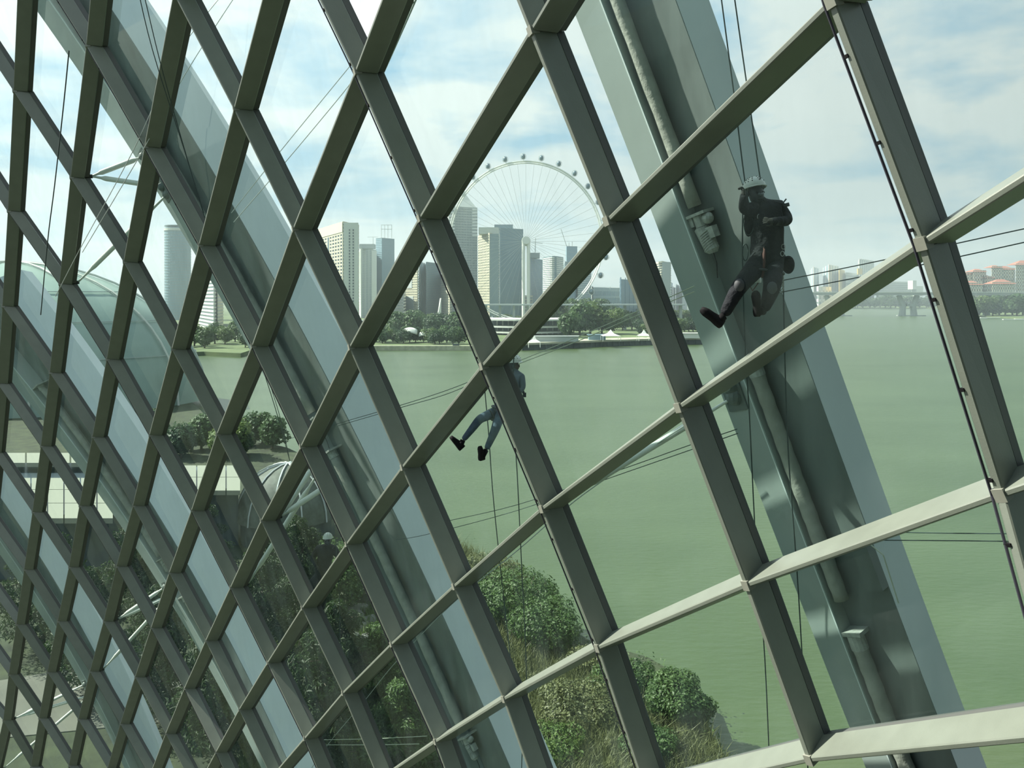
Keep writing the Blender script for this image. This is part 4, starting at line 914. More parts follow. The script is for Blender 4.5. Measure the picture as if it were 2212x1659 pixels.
# ---------------------------------------------------------------- garden at the foot of the building
GL = {'mid': leafmat('shrub leaves', (.025, .06, .015), (.10, .165, .05), 1.2), 'dark': leafmat('dark shrub leaves', (.008, .022, .008), (.038, .07, .022), 1.0),
      'olive': leafmat('dry grass blades', (.055, .07, .025), (.19, .21, .09), .9), 'lush': leafmat('bright grass blades', (.045, .09, .02), (.15, .22, .06), 1.1)}
GP = {}
def shrub(x, y, r, h, n, leaf, k, label, cat='shrub', group=None, stems=True, name='round_shrub'):
    p = ground(x, y, 2.0); root = empty(name, p, label, cat, group)
    bl = [((p.x, p.y, 2+h*.5), (r*.8, r*.8, h*.5))]
    for i in range(8):
        a = 6.283*i/8+random.random(); q = r*.55; bl.append(((p.x+q*cos(a), p.y+q*sin(a), 2+h*(.35+.35*random.random())), (r*.42, r*.42, h*.3)))
    P_, N_ = blobpts(bl, n, .72); P_[:, 2] = np.maximum(P_[:, 2], 2.05); o = quads(P_, N_, leaf, 'foliage', GL[k], root, asp=.55); o.location = -root.location
    if stems:
        b = MB()
        for i in range(7):
            a = i*.9; b.tube([p, p+Vector((r*.25*cos(a), r*.25*sin(a), h*.4)), p+Vector((r*.55*cos(a), r*.55*sin(a), h*.75))], [.07, .05, .02], 5)
        o = b.build('stems', BK, root); o.location = -root.location
    return root
def gdepth(x, y): return ground(x, y, 2.0)
shrub(1462, 1560, 2.3, 3.0, 9000, .20, 'mid', 'round glossy green shrub by the water, right of the bottom beams')
shrub(1400, 1640, 2.0, 2.0, 5000, .18, 'mid', 'low green shrub in front of the round glossy shrub')
shrub(1120, 1340, 4.5, 4.5, 9000, .26, 'mid', 'broad hazy green bush on the bank under the worker in jeans')
shrub(1180, 1400, 3.4, 4.0, 6000, .24, 'mid', 'bush right of the broad hazy bush at the water edge')
shrub(1060, 1290, 4.0, 4.0, 6000, .26, 'olive', 'dry yellow green bush at the bank, left of the hanging ropes')
shrub(1250, 1560, 3.2, 2.4, 7000, .2, 'olive', 'mixed grassy bush in the bottom diamond left of the round shrub')
shrub(1180, 1640, 2.6, 2.0, 5000, .2, 'lush', 'bright green clump at the bottom edge')
shrub(1330, 1510, 2.2, 2.2, 4000, .2, 'mid', 'small bush at the foot of the steep bottom beam')
shrub(1500, 1560, 1.6, 1.8, 3500, .18, 'mid', 'small leafy shrub at the water edge right of the round glossy shrub')
shrub(1380, 1495, 1.7, 2.0, 3500, .18, 'mid', 'small leafy shrub behind the round glossy shrub')
shrub(1270, 1450, 1.8, 1.8, 3500, .18, 'olive', 'low dry shrub between the two big shrubs on the bank')
shrub(712, 1330, 4.0, 7.0, 9000, .30, 'mid', 'tall leafy bush directly behind the masked worker')
shrub(770, 1290, 3.2, 5.0, 6000, .30, 'olive', 'yellow green bush right of the masked worker')
def conifer(x, y, h, w, label, k='dark', n=9000):
    p = ground(x, y, 2.0); root = empty('garden_tree', p, label, 'tree'); bl = []
    for i in range(16):
        f = i/15; z = 2+h*(.18+.78*f); rr = w*(1-.62*f); a = i*2.4
        bl.append(((p.x+rr*.5*cos(a), p.y+rr*.5*sin(a), z), (rr*.55, rr*.55, h*.07)))
    P_, N_ = blobpts(bl, n, .5); o = quads(P_, N_, .34, 'crown', GL[k], root, asp=.3, droop=.3); o.location = -root.location
    b = MB(); b.tube([p-Vector((0, 0, .3)), p+Vector((.2, .1, h*.5)), p+Vector((0, 0, h*.95))], [.26, .18, .05], 8)
    for i in range(14):
        f = .2+.7*i/14; a = i*2.4; rr = w*(1-.62*f)*.9; b.tube([p+Vector((0, 0, h*f)), p+Vector((rr*cos(a), rr*sin(a), h*f+.3))], [.06, .02], 5)
    o = b.build('trunk', BK, root); o.location = -root.location
for q in ((650, 1420, 11, 3.6, 'dark feathery tree behind the masked worker'), (560, 1480, 10, 3.8, 'dark feathery tree left of the masked worker'), (735, 1560, 8, 3.4, 'feathery tree below the masked worker'),
          (820, 1560, 6.5, 3.0, 'small feathery tree right of the lower masked worker tree', 'mid'), (690, 1700, 9, 3.6, 'dark tree rising from the bottom edge left of centre'), (610, 1330, 8, 4.2, 'spreading dark tree beside the domed pavilion'),
          (350, 1560, 9, 4, 'dark tree behind the small diamonds, bottom left'), (200, 1500, 9, 4, 'dark tree in the lower left corner'), (90, 1400, 10, 5, 'dark tree below the pale canopy roofs'), (480, 1640, 9, 4, 'dark tree at the bottom, left of the third arch'),
          (870, 1700, 6, 3, 'small tree at the bottom edge between the long beams', 'mid'), (300, 1330, 9, 4.5, 'dark tree between the canopy roofs and the second arch'), (430, 1250, 8, 4, 'dark tree left of the domed pavilion')):
    conifer(*q[:5], **({'k': q[5]} if len(q) > 5 else {}))
# reeds and tall grass: uncountable
def grass(poly, n, hmin, hmax, k, label, name='tall_grass'):
    xs = [p[0] for p in poly]; ys = [p[1] for p in poly]; P_ = []
    while len(P_) < n:
        x, y = random.uniform(min(xs), max(xs)), random.uniform(min(ys), max(ys)); ins = False; j = len(poly)-1
        for i in range(len(poly)):
            if (poly[i][1] > y) != (poly[j][1] > y) and x < (poly[j][0]-poly[i][0])*(y-poly[i][1])/(poly[j][1]-poly[i][1])+poly[i][0]: ins = not ins
            j = i
        if ins: P_.append(tuple(ground(x, y, 2.0)))
    P_ = np.array(P_); h = hmin+(hmax-hmin)*RNG.random(n); ln = RNG.normal(size=(n, 2))*.28; a = RNG.random(n)*6.28; w = .035
    u = np.stack([np.cos(a), np.sin(a), 0*a], 1)*w; m1 = P_+np.stack([ln[:, 0]*h*.4, ln[:, 1]*h*.4, h*.6], 1); m2 = P_+np.stack([ln[:, 0]*h*1.3, ln[:, 1]*h*1.3, h*.95], 1)
    V = np.stack([P_-u, P_+u, m1+u*.7, m1-u*.7, m2], 1).reshape(-1, 3); f = []
    for i in range(n): q = 5*i; f += [(q, q+1, q+2, q+3), (q+3, q+2, q+4)]
    me = bpy.data.meshes.new(name); me.from_pydata(V.tolist(), [], f); me.materials.append(GL[k]); o = bpy.data.objects.new(name, me); COL.objects.link(o)
    tag(o, label, 'grass', kind='stuff')
grass([(1000, 1250), (1100, 1260), (1230, 1420), (1480, 1520), (1600, 1700), (1000, 1750), (950, 1400)], 26000, .5, 1.6, 'olive', 'tall dry grass on the bank under the right half of the beams')
grass([(560, 1380), (950, 1280), (1000, 1600), (900, 1800), (500, 1800)], 22000, .4, 1.5, 'lush', 'green grass and reeds between the rocks, bottom centre')
grass([(940, 1160), (1080, 1240), (1100, 1300), (960, 1300), (860, 1200)], 6000, .8, 2.2, 'olive', 'reeds along the water edge behind the bright beam')
rm = mat('grey boulder', (.17, .175, .15), .9, noise=.35, nscale=2, bump=.5, bscale=5)
P_, N_ = [], []
for p, q in zip(NP, NP[1:9]):
    for i in range(1500):
        u = random.random(); c = p.lerp(q, u); h = abs(random.gauss(0, .7)); w_ = random.gauss(0, .7)+.25*sin(c.x*1.3)
        P_.append((c.x-w_*.6-.3, c.y-w_*.5-.3, .2+h*1.2)); N_.append((random.gauss(0, .6), random.gauss(0, .6), 1))
o = quads(np.array(P_), np.array(N_), .22, 'bank_vegetation', GL['mid'], None, asp=.5); tag(o, 'low leafy growth hanging over the water edge of the garden', 'undergrowth', kind='stuff')
rk = [(745, 1345, 1.0), (765, 1365, .8), (728, 1372, .9), (790, 1352, .7), (752, 1392, .8), (810, 1400, 1.0), (700, 1395, .8), (780, 1420, .7), (835, 1385, .8), (680, 1430, .9), (1095, 1330, .8), (1120, 1370, .7), (720, 1335, .7), (770, 1330, .8), (860, 1430, .7), (640, 1450, .9)]
rk.sort()
for i, (x, y, s) in enumerate(rk):
    p = ground(x, y, 2.0); b = MB(); b.ball((0, 0, 0), (s*1.5, s*1.1, s*.8), 10, 7)
    b.v = [tuple(c*(1+.22*math.sin(7*v[0]+i)+.12*math.sin(9*v[2]+5*v[1]+i)) for c in v) for v in b.v]
    o = b.build('boulder', rm, None, True); o.location = p+Vector((0, 0, s*.4)); o.rotation_euler = (0, 0, i*1.3); tag(o, 'grey boulder among the grass at the foot of the glass wall, %s' % ORD[i], 'rock', 'boulders in the garden')
# ---------------------------------------------------------------- people on ropes
SK = mat('skin', (.09, .055, .04), .6); JK = mat('dark jacket', (.008, .010, .014), .8, noise=.3, nscale=6, bump=1, bscale=9, spec=.25); TR = mat('charcoal trousers', (.010, .013, .017), .85, noise=.3, nscale=5, bump=1, bscale=9, spec=.25)
JN = mat('blue jeans', (.075, .12, .17), .85, noise=.35, nscale=9, bump=.3, bscale=16); TG = mat('slate shirt', (.10, .13, .16), .85, noise=.25, nscale=6, bump=.3, bscale=12)
GLV = mat('dark glove', (.03, .028, .026), .8); HW = mat('white helmet shell', (.62, .64, .60), .35); BL = mat('black face mask', (.012, .015, .025), .4); HN = mat('dark hair', (.02, .018, .015), .6); HR = mat('harness webbing', (.045, .05, .055), .7); MT = mat('bare metal', (.5, .5, .5), .3, metal=1); RS = mat('dusty red webbing', (.10, .04, .035), .8)
def body(root, J, bones, regions, mats, bulk=1.22):
    """J: name -> (point, radius); bones: pairs; one skinned surface; faces take the clothing of the nearest bone"""
    names = list(J); me = bpy.data.meshes.new('body'); me.from_pydata([tuple(J[n][0]) for n in names], [(names.index(a), names.index(b_)) for a, b_ in bones], [])
    o = bpy.data.objects.new('body', me); COL.objects.link(o); md = o.modifiers.new('skin', 'SKIN'); md.use_smooth_shade = True
    for i, n in enumerate(names):
        s = me.skin_vertices[0].data[i]; r = J[n][1]; r = r if isinstance(r, tuple) else (r, r); k = 1 if r[0] <= .028 else (bulk*1.3 if n in ('pelvis', 'belly', 'ribs', 'chest', 'lsho', 'rsho') else (1.08 if n in ('head', 'crown', 'neck') else bulk)); s.radius = (r[0]*k, r[1]*k); s.use_root = (n == 'pelvis')
    sub = o.modifiers.new('sub', 'SUBSURF'); sub.levels = sub.render_levels = 2
    bpy.context.view_layer.update(); dg = bpy.context.evaluated_depsgraph_get(); me2 = bpy.data.meshes.new_from_object(o.evaluated_get(dg)); bpy.data.objects.remove(o)
    o = bpy.data.objects.new('body', me2); COL.objects.link(o); o.parent = root; o.location = -root.location
    for m in mats: me2.materials.append(m)
    rad = lambda n: (J[n][1][0] if isinstance(J[n][1], tuple) else J[n][1])*(bulk if (J[n][1][0] if isinstance(J[n][1], tuple) else J[n][1]) > .028 else 1)
    segs = [(J[a][0], J[b_][0], regions(a, b_), (rad(a)+rad(b_))/2) for a, b_ in bones]; mi = []
    for p in me2.polygons:
        c = p.center; best = (9e9, 0)
        for a, b_, r, rr in segs:
            d = b_-a; t_ = max(0, min(1, (c-a).dot(d)/max(d.length_squared, 1e-9))); q = (a+d*t_-c).length-rr*.75
            if q < best[0]: best = (q, r)
        mi.append(best[1])
    me2.polygons.foreach_set('material_index', mi); me2.polygons.foreach_set('use_smooth', [True]*len(me2.polygons)); return o
def hand(J, bones, wrist, wp, dirv, side, r=.02, curl=.5, nm='h'):
    """palm and five fingers grown from the wrist"""
    dirv = dirv.normalized(); side = (side-dirv*side.dot(dirv)).normalized(); nrm = dirv.cross(side); k = 1.0
    J[nm+'palm'] = (wp+dirv*.055, .027); bones.append((wrist, nm+'palm'))
    for i, (s, L) in enumerate(((-.030, .062), (-.010, .074), (.010, .070), (.029, .055))):
        b0 = wp+dirv*.10+side*s; b1 = b0+dirv*L*.5*cos(curl)+nrm*L*.5*sin(curl); b2 = b1+dirv*L*.5*cos(curl*2.3)+nrm*L*.5*sin(curl*2.3)
        J[nm+'k%d' % i] = (b0, .0095); J[nm+'m%d' % i] = (b1, .0085); J[nm+'t%d' % i] = (b2, .007); bones += [(nm+'palm', nm+'k%d' % i), (nm+'k%d' % i, nm+'m%d' % i), (nm+'m%d' % i, nm+'t%d' % i)]
    a = wp+dirv*.03-side*.035; b1 = a+dirv*.03-side*.022+nrm*.01; J[nm+'th0'] = (a, .012); J[nm+'th1'] = (b1, .010); J[nm+'th2'] = (b1+dirv*.03+nrm*.012, .008)
    bones += [(nm+'palm', nm+'th0'), (nm+'th0', nm+'th1'), (nm+'th1', nm+'th2')]
def part(root, b, name, m, smooth=True):
    o = b.build(name, m, root, smooth); o.location = -root.location; return o
def helmet(root, c, up, fwd, r=.135, holes=True):
    up = up.normalized(); fwd = (fwd-up*fwd.dot(up)).normalized(); sd = fwd.cross(up); b = MB()
    b.ball(c, (r*1.0, r*1.18, r*1.02), 24, 8, z0=-.12, ax=(sd, fwd, up)); n = 24
    b.tube([c-up*r*.10+sd*r*1.01*cos(q)+fwd*r*1.19*sin(q) for q in [2*pi*j/n for j in range(n+1)]], .008, 6, cap=False)
    k = len(b.v)
    for j in range(9):
        q = pi*(.14+.72*j/8); b.v += [tuple(c-up*r*.08+sd*r*cos(q)+fwd*r*1.17*sin(q)), tuple(c-up*r*.16+sd*r*1.02*cos(q)+fwd*r*1.42*sin(q))]
    for j in range(8): b.f.append((k+2*j, k+2*j+1, k+2*j+3, k+2*j+2)); b.m.append(0)
    h = part(root, b, 'helmet', HW)
    if holes:
        b = MB()
        for az in (-2.4, -1.9, -1.45, -1.1, -.7, .0, .7, 1.1, 1.45, 1.9, 2.4, 3.1):
            for el in (.45, .72, 1.0):
                d = sd*(cos(el)*sin(az)*r)+fwd*(cos(el)*cos(az)*r*1.18)+up*(sin(el)*r*1.02); b.ball(c+d*1.0, (.007, .007, .007), 6, 4)
        o = b.build('vent_hole', M['dark'], h); o['kind'] = 'stuff'
    b = MB(); b.tube([c-up*r*.1+sd*r*.95, c-up*r*1.5+sd*r*.45+fwd*r*.3, c-up*r*1.62+fwd*r*.4, c-up*r*1.5-sd*r*.45+fwd*r*.3, c-up*r*.1-sd*r*.95], .006, 5); part(root, b, 'chin_strap', HR)
    return h
def shoe(root, ankle, toe, heel, up, name='boot', L=.29, w=.048):
    """sole outline from heel to toe, upper built over it towards the ankle"""
    d = (toe-heel).normalized(); upv = (up-d*up.dot(d)).normalized(); s = d.cross(upv); b = MB(); pr = [(0, .6), (.06, .85), (.2, .95), (.42, .8), (.6, .95), (.78, 1.08), (.92, .85), (1, .35)]
    Ls = (toe-heel).length; rows = []
    for u, k in pr:
        c = heel+d*(Ls*u); ht = .035+(.085 if u < .3 else .07*(1-(u-.3)/.7)+.012); rows.append([c-s*w*k-upv*.012, c-s*w*k*1.04+upv*.012, c-s*w*k*.85+upv*ht*.7, c+upv*ht, c+s*w*k*.85+upv*ht*.7, c+s*w*k*1.04+upv*.012, c+s*w*k-upv*.012])
    for r_ in rows: b.v += [tuple(p) for p in r_]
    for i in range(len(rows)-1):
        for j in range(7): a, c = i*7+j, i*7+(j+1) % 7; b.f.append((a, c, c+7, a+7)); b.m.append(0)
    b.f.append(tuple(range(7))[::-1]); b.f.append(tuple((len(rows)-1)*7+j for j in range(7))); b.m += [0, 0]
    b.tube([heel+d*Ls*.2+upv*.05, ankle], [.05, .048], 12); return part(root, b, name, M['dark'])
def face(root, c, fwd, up, r=.1, m=None):
    fwd = fwd.normalized(); up = up.normalized(); sd = fwd.cross(up); b = MB()
    b.ball(c+fwd*r*.15-up*r*.15, (r*.78, r*.9, r*1.15), 16, 10, ax=(sd, fwd, up)); b.ball(c+fwd*r*1.02-up*r*.1, (r*.16, r*.2, r*.28), 8, 6, ax=(sd, fwd, up))
    o = part(root, b, 'face_cover' if m else 'face', m or SK); b = MB()
    for s in (-1, 1): b.ball(c+fwd*r*.93+sd*s*r*.34+up*r*.12, (r*.22, r*.12, r*.13), 8, 6, ax=(sd, fwd, up)); b.ball(c-fwd*r*.0+sd*s*r*.86-up*r*.1, (r*.1, r*.2, r*.3), 8, 6, ax=(sd, fwd, up))
    b.tube([c+fwd*r*.9-sd*r*.25-up*r*.62, c+fwd*r*.98-up*r*.64, c+fwd*r*.9+sd*r*.25-up*r*.62], .006, 5)
    b.build('face_features', M['dark'] if m else HN, o); return o
def loopband(root, c, ax, r1, r2, w=.022, name='harness_strap', m=None, tilt=0):
    ax = ax.normalized(); u = ax.orthogonal().normalized(); v = ax.cross(u); b = MB(); n = 20
    P_ = [c+u*r1*cos(q)+v*r2*sin(q)+ax*tilt*cos(q) for q in [2*pi*j/n for j in range(n+1)]]; b.tube(P_, w*.5, 6, cap=False); return part(root, b, name, m or HR)
def limbs(mp): return lambda a, b_: next((v for k, v in mp if a.startswith(k) or b_.startswith(k)), 0)
# --- nearest worker, facing us, seen from a little below
Y1 = D1; W1 = lambda x, y, e=0: at(x, y, Y1+e)
root = empty('person', W1(1655, 690), 'rope worker in dark clothes and white helmet hanging near the big arch', 'person')
J = {'pelvis': (W1(1656, 556), (.135, .105)), 'belly': (W1(1657, 525), (.125, .10)), 'ribs': (W1(1657, 490), (.15, .11)), 'chest': (W1(1656, 462), (.135, .10)), 'neck': (W1(1640, 437), .055), 'head': (W1(1632, 415, -.02), .085), 'crown': (W1(1629, 400, .02), .08),
     'lsho': (W1(1632, 453, -.02), .062), 'lelb': (W1(1606, 452, -.18), .048), 'lwri': (W1(1606, 427, -.24), .033),
     'rsho': (W1(1684, 452), .066), 'relb': (W1(1702, 478, -.14), .050), 'rwri': (W1(1674, 478, -.36), .034),
     'lhip': (W1(1643, 566), .10), 'lkne': (W1(1598, 618, -.30), .068), 'lcal': (W1(1582, 645, -.28), .058), 'lank': (W1(1563, 683, -.30), .045),
     'rhip': (W1(1671, 570), .10), 'rkne': (W1(1668, 622, -.34), .075), 'rcal': (W1(1660, 645, -.25), .06), 'rank': (W1(1648, 672, -.26), .046)}
bones = [('pelvis', 'belly'), ('belly', 'ribs'), ('ribs', 'chest'), ('chest', 'neck'), ('neck', 'head'), ('head', 'crown'), ('chest', 'lsho'), ('lsho', 'lelb'), ('lelb', 'lwri'), ('chest', 'rsho'), ('rsho', 'relb'), ('relb', 'rwri'),
         ('pelvis', 'lhip'), ('lhip', 'lkne'), ('lkne', 'lcal'), ('lcal', 'lank'), ('pelvis', 'rhip'), ('rhip', 'rkne'), ('rkne', 'rcal'), ('rcal', 'rank')]
hand(J, bones, 'lwri', J['lwri'][0], Vector((.0, .15, 1)), Vector((0, 1, 0)), curl=.9, nm='la'); hand(J, bones, 'rwri', J['rwri'][0], Vector((-1, -.1, .1)), Vector((0, 0, 1)), curl=.8, nm='ra')
body(root, J, bones, limbs([('la', 2), ('ra', 2), ('lank', 1), ('lk', 1), ('lh', 1), ('lc', 1), ('rk', 1), ('rhip', 1), ('rcal', 1), ('rank', 1)]) if False else (lambda a, b_: 2 if ('palm' in b_ or a[:2] in ('la', 'ra') and a not in ('lank', 'rank') or b_ == 'crown' or (a == 'neck')) else (1 if b_ in ('lhip', 'lkne', 'lcal', 'lank', 'rhip', 'rkne', 'rcal', 'rank') else 0)), [JK, TR, GLV], 1.45)
c = W1(1632, 416, -.02); fw = Vector((.25, -1, -.25)); face(root, c, fw, Vector((-.05, -.1, 1)), .112, BL); helmet(root, W1(1629, 405, 0), Vector((-.10, .15, 1)), fw, .128)
b = MB(); b.tube([W1(1638, 418, -.16), W1(1644, 421, -.17), W1(1650, 416, -.15)], [.012, .018, .010], 6); part(root, b, 'visor_glint', mat('visor glint grey', (.10, .12, .13), .3))  # paler strip modelled as the glint across the visor
shoe(root, J['lank'][0], W1(1514, 668, -.34), W1(1558, 706, -.34), Vector((.5, .5, .65))); shoe(root, J['rank'][0], W1(1632, 628, -.42), W1(1636, 684, -.40), Vector((.35, .9, .1)))
for cc, r1, r2 in ((W1(1656, 545), .165, .15), (W1(1640, 585, -.1), .125, .12), (W1(1670, 590, -.12), .125, .12)): loopband(root, cc, Vector((.1, .1, 1)), r1, r2, .03)
b = MB(); b.tube([W1(1640, 446, -.1), W1(1648, 480, -.14), W1(1652, 545, -.15)], .014, 6); b.tube([W1(1674, 444, -.08), W1(1668, 480, -.14), W1(1658, 545, -.15)], .014, 6); b.tube([W1(1646, 470, -.14), W1(1672, 472, -.13)], .012, 6); part(root, b, 'chest_harness', HR)
b = MB()
for x, y in ((1654, 474), (1664, 476), (1640, 468), (1692, 533), (1690, 548)): b.tube([W1(x, y, -.17)+Vector((.022*cos(q), 0, .03*sin(q))) for q in [2*pi*j/10 for j in range(11)]], .005, 5, cap=False)
part(root, b, 'carabiners', MT)
b = MB(); b.ball(W1(1703, 572, .02), (.075, .06, .11), 14, 9); b.tube([W1(1697, 557, .02)+Vector((.06*cos(q), .05*sin(q), 0)) for q in [2*pi*j/12 for j in range(13)]], .012, 6, cap=False); part(root, b, 'tool_bag', JK)
b = MB(); b.tube([W1(1699, 560, 0), W1(1692, 545), W1(1684, 540)], .007, 5); part(root, b, 'bag_strap', HR)
b = MB(); b.tube([W1(1680, 600, -.1)+Vector((.05*cos(q)*(1-.1*q/6), -.02*sin(q*2), .10*sin(q))) for q in [2*pi*j/12 for j in range(30)]], .009, 6); part(root, b, 'coiled_rope', M['rope'])
b = MB(); b.tube([W1(1652, 520, -.13), W1(1650, 560, -.16), W1(1648, 600, -.2)], .02, 6); part(root, b, 'trailing_strap', RS)
b = MB(); b.ball(W1(1617, 488, -.02), (.055, .05, .13), 12, 8); b.ball(W1(1615, 470, -.03), (.045, .045, .07), 10, 7); part(root, b, 'side_pouch', JK)
b = MB(); b.tube([W1(1617, 484, -.06)+Vector((.06*cos(q), .012*sin(3*q), .13*sin(q))) for q in [2*pi*j/14 for j in range(15)]], .007, 5, cap=False); b.tube([W1(1610, 545, -.08)+Vector((.035*cos(q), 0, .10*sin(q))) for q in [2*pi*j/14 for j in range(15)]], .007, 5, cap=False); part(root, b, 'rope_loop', M['rope'])
b = MB()
for j in range(6):
    q = W1(1688, 592+j*2.5, -.12+.01*j); b.tube([q+Vector((.028*cos(t_), .01, .05*sin(t_)-.02*j)) for t_ in [2*pi*k/10 for k in range(11)]], .006, 5, cap=False)
part(root, b, 'hanging_hooks', MT)
b = MB(); b.box(W1(1690, 445, -.08), (.075, .03, .022), (Vector((1, 0, .25)).normalized(), Vector((0, 1, 0)), Vector((-.25, 0, 1)).normalized())); b.tube([W1(1672, 434, -.1), W1(1690, 440, -.12), W1(1698, 430, -.1)], .010, 5); part(root, b, 'shoulder_gear', HR)
for kx, ky in ((1597, 616), (1668, 622)):
    b = MB(); b.ball(W1(kx, ky, -.36), (.062, .05, .075), 12, 8); part(root, b, 'knee_pad', HR)
# white helmet showing between the legs
c = W1(1629, 606, .35); t = empty('spare_helmet', c-Vector((0, 0, .1)), 'white helmet showing between the legs of the nearest worker', 'helmet')
b = MB(); b.ball(c, (.085, .10, .09), 18, 8, z0=-.3); part(t, b, 'helmet_shell', HW); b = MB(); b.tube([c+Vector((-.07, 0, -.03)), c+Vector((-.03, -.03, -.13)), c+Vector((.05, 0, -.03))], .008, 5); part(t, b, 'helmet_strap', RS); b = MB(); b.tube([c+Vector((0, 0, .08)), W1(1640, 570, .15)], .006, 5); part(t, b, 'hanging_cord', M['rope'])
# --- worker in jeans
Y2 = shelldepth(1080, 880)+.95; W2 = lambda x, y, e=0: at(x, y, Y2+e)
root = empty('person', W2(1060, 1000), 'rope worker in blue jeans and white helmet, half hidden by a beam', 'person')
J = {'pelvis': (W2(1078, 886), (.13, .11)), 'belly': (W2(1094, 864), (.115, .10)), 'ribs': (W2(1108, 838), (.145, .11)), 'chest': (W2(1114, 818), (.12, .10)), 'neck': (W2(1110, 800), .055), 'head': (W2(1110, 787), .085), 'crown': (W2(1109, 777), .08),
     'lsho': (W2(1102, 818, .12), .055), 'lelb': (W2(1092, 846, .2), .045), 'lwri': (W2(1104, 868, .1), .032),
     'rsho': (W2(1126, 815, -.1), .055), 'relb': (W2(1130, 838, -.14), .045), 'rwri': (W2(1112, 856, -.2), .032),
     'lhip': (W2(1070, 890, .06), .09), 'lkne': (W2(1036, 905, -.28), .07), 'lcal': (W2(1020, 926, -.25), .06), 'lank': (W2(1000, 951, -.3), .043),
     'rhip': (W2(1080, 897, -.06), .09), 'rkne': (W2(1070, 927, -.3), .072), 'rcal': (W2(1062, 946, -.22), .06), 'rank': (W2(1050, 972, -.25), .044)}
bones = [('pelvis', 'belly'), ('belly', 'ribs'), ('ribs', 'chest'), ('chest', 'neck'), ('neck', 'head'), ('head', 'crown'), ('chest', 'lsho'), ('lsho', 'lelb'), ('lelb', 'lwri'), ('chest', 'rsho'), ('rsho', 'relb'), ('relb', 'rwri'),
         ('pelvis', 'lhip'), ('lhip', 'lkne'), ('lkne', 'lcal'), ('lcal', 'lank'), ('pelvis', 'rhip'), ('rhip', 'rkne'), ('rkne', 'rcal'), ('rcal', 'rank')]
hand(J, bones, 'lwri', J['lwri'][0], Vector((.6, -.2, -.6)), Vector((0, 1, 0)), nm='la'); hand(J, bones, 'rwri', J['rwri'][0], Vector((-.8, 0, -.6)), Vector((0, 1, 0)), nm='ra')
reg = lambda a, b_: 2 if ('palm' in b_ or (a[:2] in ('la', 'ra') and a not in ('lank', 'rank')) or a == 'neck' or b_ == 'crown') else (1 if b_ in ('lhip', 'lkne', 'lcal', 'lank', 'rhip', 'rkne', 'rcal', 'rank') else 0)
body(root, J, bones, reg, [TG, JN, SK]); fw = Vector((1, -.35, -.15)); face(root, W2(1111, 788), fw, Vector((.05, 0, 1)), .09)
b = MB(); b.ball(W2(1107, 788), (.10, .09, .12), 14, 8); b.tube([W2(1103, 786), W2(1101, 799), W2(1102, 808)], [.05, .045, .015], 8); part(root, b, 'hair', HN)
helmet(root, W2(1109, 780), Vector((-.05, 0, 1)), fw, .128)
shoe(root, J['lank'][0], W2(972, 944, -.34), W2(994, 973, -.32), Vector((.6, .3, .6))); shoe(root, J['rank'][0], W2(1036, 964, -.36), W2(1037, 995, -.34), Vector((.75, .6, .2)))
loopband(root, W2(1080, 882), Vector((.3, 0, 1)), .16, .15, .03); loopband(root, W2(1060, 897, -.08), Vector((1, .6, .4)), .105, .1, .026); loopband(root, W2(1076, 908, -.12), Vector((.3, .5, 1)), .105, .1, .026)
b = MB(); b.tube([W2(1128, 842, -.1), W2(1134, 855, -.1)], [.03, .02], 6); b.box(W2(1133, 853, -.1), (.03, .02, .04)); part(root, b, 'hand_tool', JK)
b = MB(); b.tube([W2(1108, 812, -.12), W2(1112, 840, -.14), W2(1090, 875, -.14)], .013, 6); b.tube([W2(1122, 812, -.12), W2(1114, 842, -.14)], .013, 6); part(root, b, 'chest_harness', HR)
# --- masked worker lower left
Y3 = shelldepth(700, 1220)+1.2; W3 = lambda x, y, e=0: at(x, y, Y3+e)
root = empty('person', W3(685, 1310), 'masked rope worker in black with white helmet, in front of the shrubs', 'person')
J = {'pelvis': (W3(695, 1242), (.14, .11)), 'belly': (W3(698, 1222), (.13, .10)), 'ribs': (W3(703, 1202), (.16, .11)), 'chest': (W3(705, 1186), (.14, .10)), 'neck': (W3(707, 1176), .055), 'head': (W3(708, 1167), .085), 'crown': (W3(708, 1160), .08),
     'lsho': (W3(688, 1186), .062), 'lelb': (W3(674, 1205, -.1), .05), 'lwri': (W3(683, 1222, -.42), .033), 'rsho': (W3(722, 1187), .062), 'relb': (W3(732, 1203, -.1), .05), 'rwri': (W3(724, 1221, -.42), .033),
     'lhip': (W3(688, 1247), .10), 'lkne': (W3(672, 1262, -.3), .075), 'lank': (W3(676, 1298, -.3), .046), 'rhip': (W3(702, 1248), .10), 'rkne': (W3(700, 1274, -.3), .075), 'rank': (W3(697, 1308, -.2), .046)}
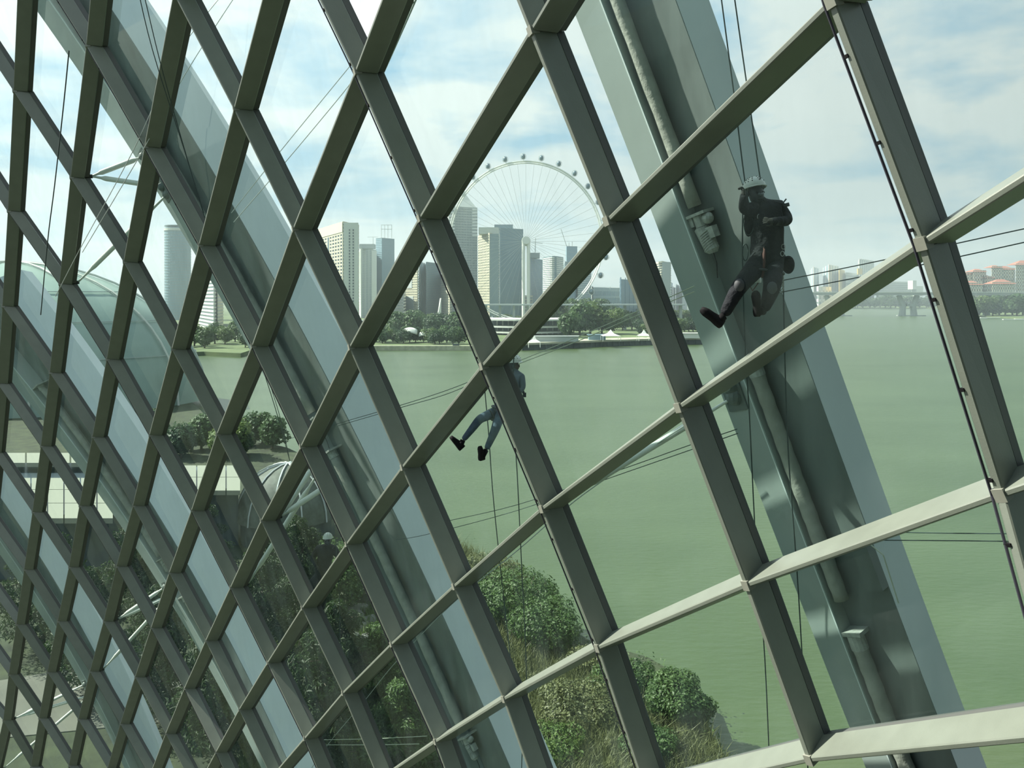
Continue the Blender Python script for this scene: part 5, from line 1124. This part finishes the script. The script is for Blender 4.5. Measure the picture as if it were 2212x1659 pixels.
bones = [('pelvis', 'belly'), ('belly', 'ribs'), ('ribs', 'chest'), ('chest', 'neck'), ('neck', 'head'), ('head', 'crown'), ('chest', 'lsho'), ('lsho', 'lelb'), ('lelb', 'lwri'), ('chest', 'rsho'), ('rsho', 'relb'), ('relb', 'rwri'),
         ('pelvis', 'lhip'), ('lhip', 'lkne'), ('lkne', 'lank'), ('pelvis', 'rhip'), ('rhip', 'rkne'), ('rkne', 'rank')]
hand(J, bones, 'lwri', J['lwri'][0], Vector((.5, -.5, -.3)), Vector((0, 0, 1)), nm='la'); hand(J, bones, 'rwri', J['rwri'][0], Vector((-.5, -.5, -.3)), Vector((0, 0, 1)), nm='ra')
body(root, J, bones, reg, [JK, TR, GLV], 1.6); fw = Vector((.15, -1, -.1)); face(root, W3(708, 1166, -.02), fw, Vector((0, 0, 1)), .118, mat('dark blue mask', (.02, .03, .07), .3)); helmet(root, W3(708, 1161), Vector((-.05, .15, 1)), fw, .135)
shoe(root, J['lank'][0], W3(670, 1308, -.45), W3(680, 1304, -.2), Vector((0, .2, 1))); shoe(root, J['rank'][0], W3(692, 1318, -.42), W3(700, 1313, -.15), Vector((0, .2, 1)))
loopband(root, W3(696, 1238), Vector((0, 0, 1)), .17, .15, .03); b = MB(); b.tube([W3(694, 1182, -.12), W3(702, 1210, -.14), W3(698, 1238, -.15)], .014, 6); b.tube([W3(720, 1182, -.12), W3(708, 1210, -.14), W3(699, 1238, -.15)], .014, 6); part(root, b, 'chest_harness', HR)
b = MB(); b.tube([W3(729, 1205, -.2), W3(738, 1205, -.3), W3(733, 1214, -.3)], .012, 5); part(root, b, 'hand_tool', MT)
# ---------------------------------------------------------------- thin haze over the bay
def haze():
    b = MB(); b.hexa([(x, y, z) for z in (-1, 260) for x, y in ((-1800, 330), (2600, 330), (2600, 4300), (-1800, 4300))])
    m = bpy.data.materials.new('bay haze'); m.use_nodes = True; t = m.node_tree; t.nodes.clear()
    out = nd(t, 'ShaderNodeOutputMaterial'); v = nd(t, 'ShaderNodeVolumeScatter'); v.inputs['Color'].default_value = (.82, .93, 1, 1); v.inputs['Density'].default_value = HAZE; v.inputs['Anisotropy'].default_value = .2
    lk(t, v.outputs[0], out.inputs['Volume']); o = b.build('bay_haze', m); tag(o, 'thin haze hanging over the bay and the skyline', 'haze', kind='stuff')
HAZE = .00026
haze()
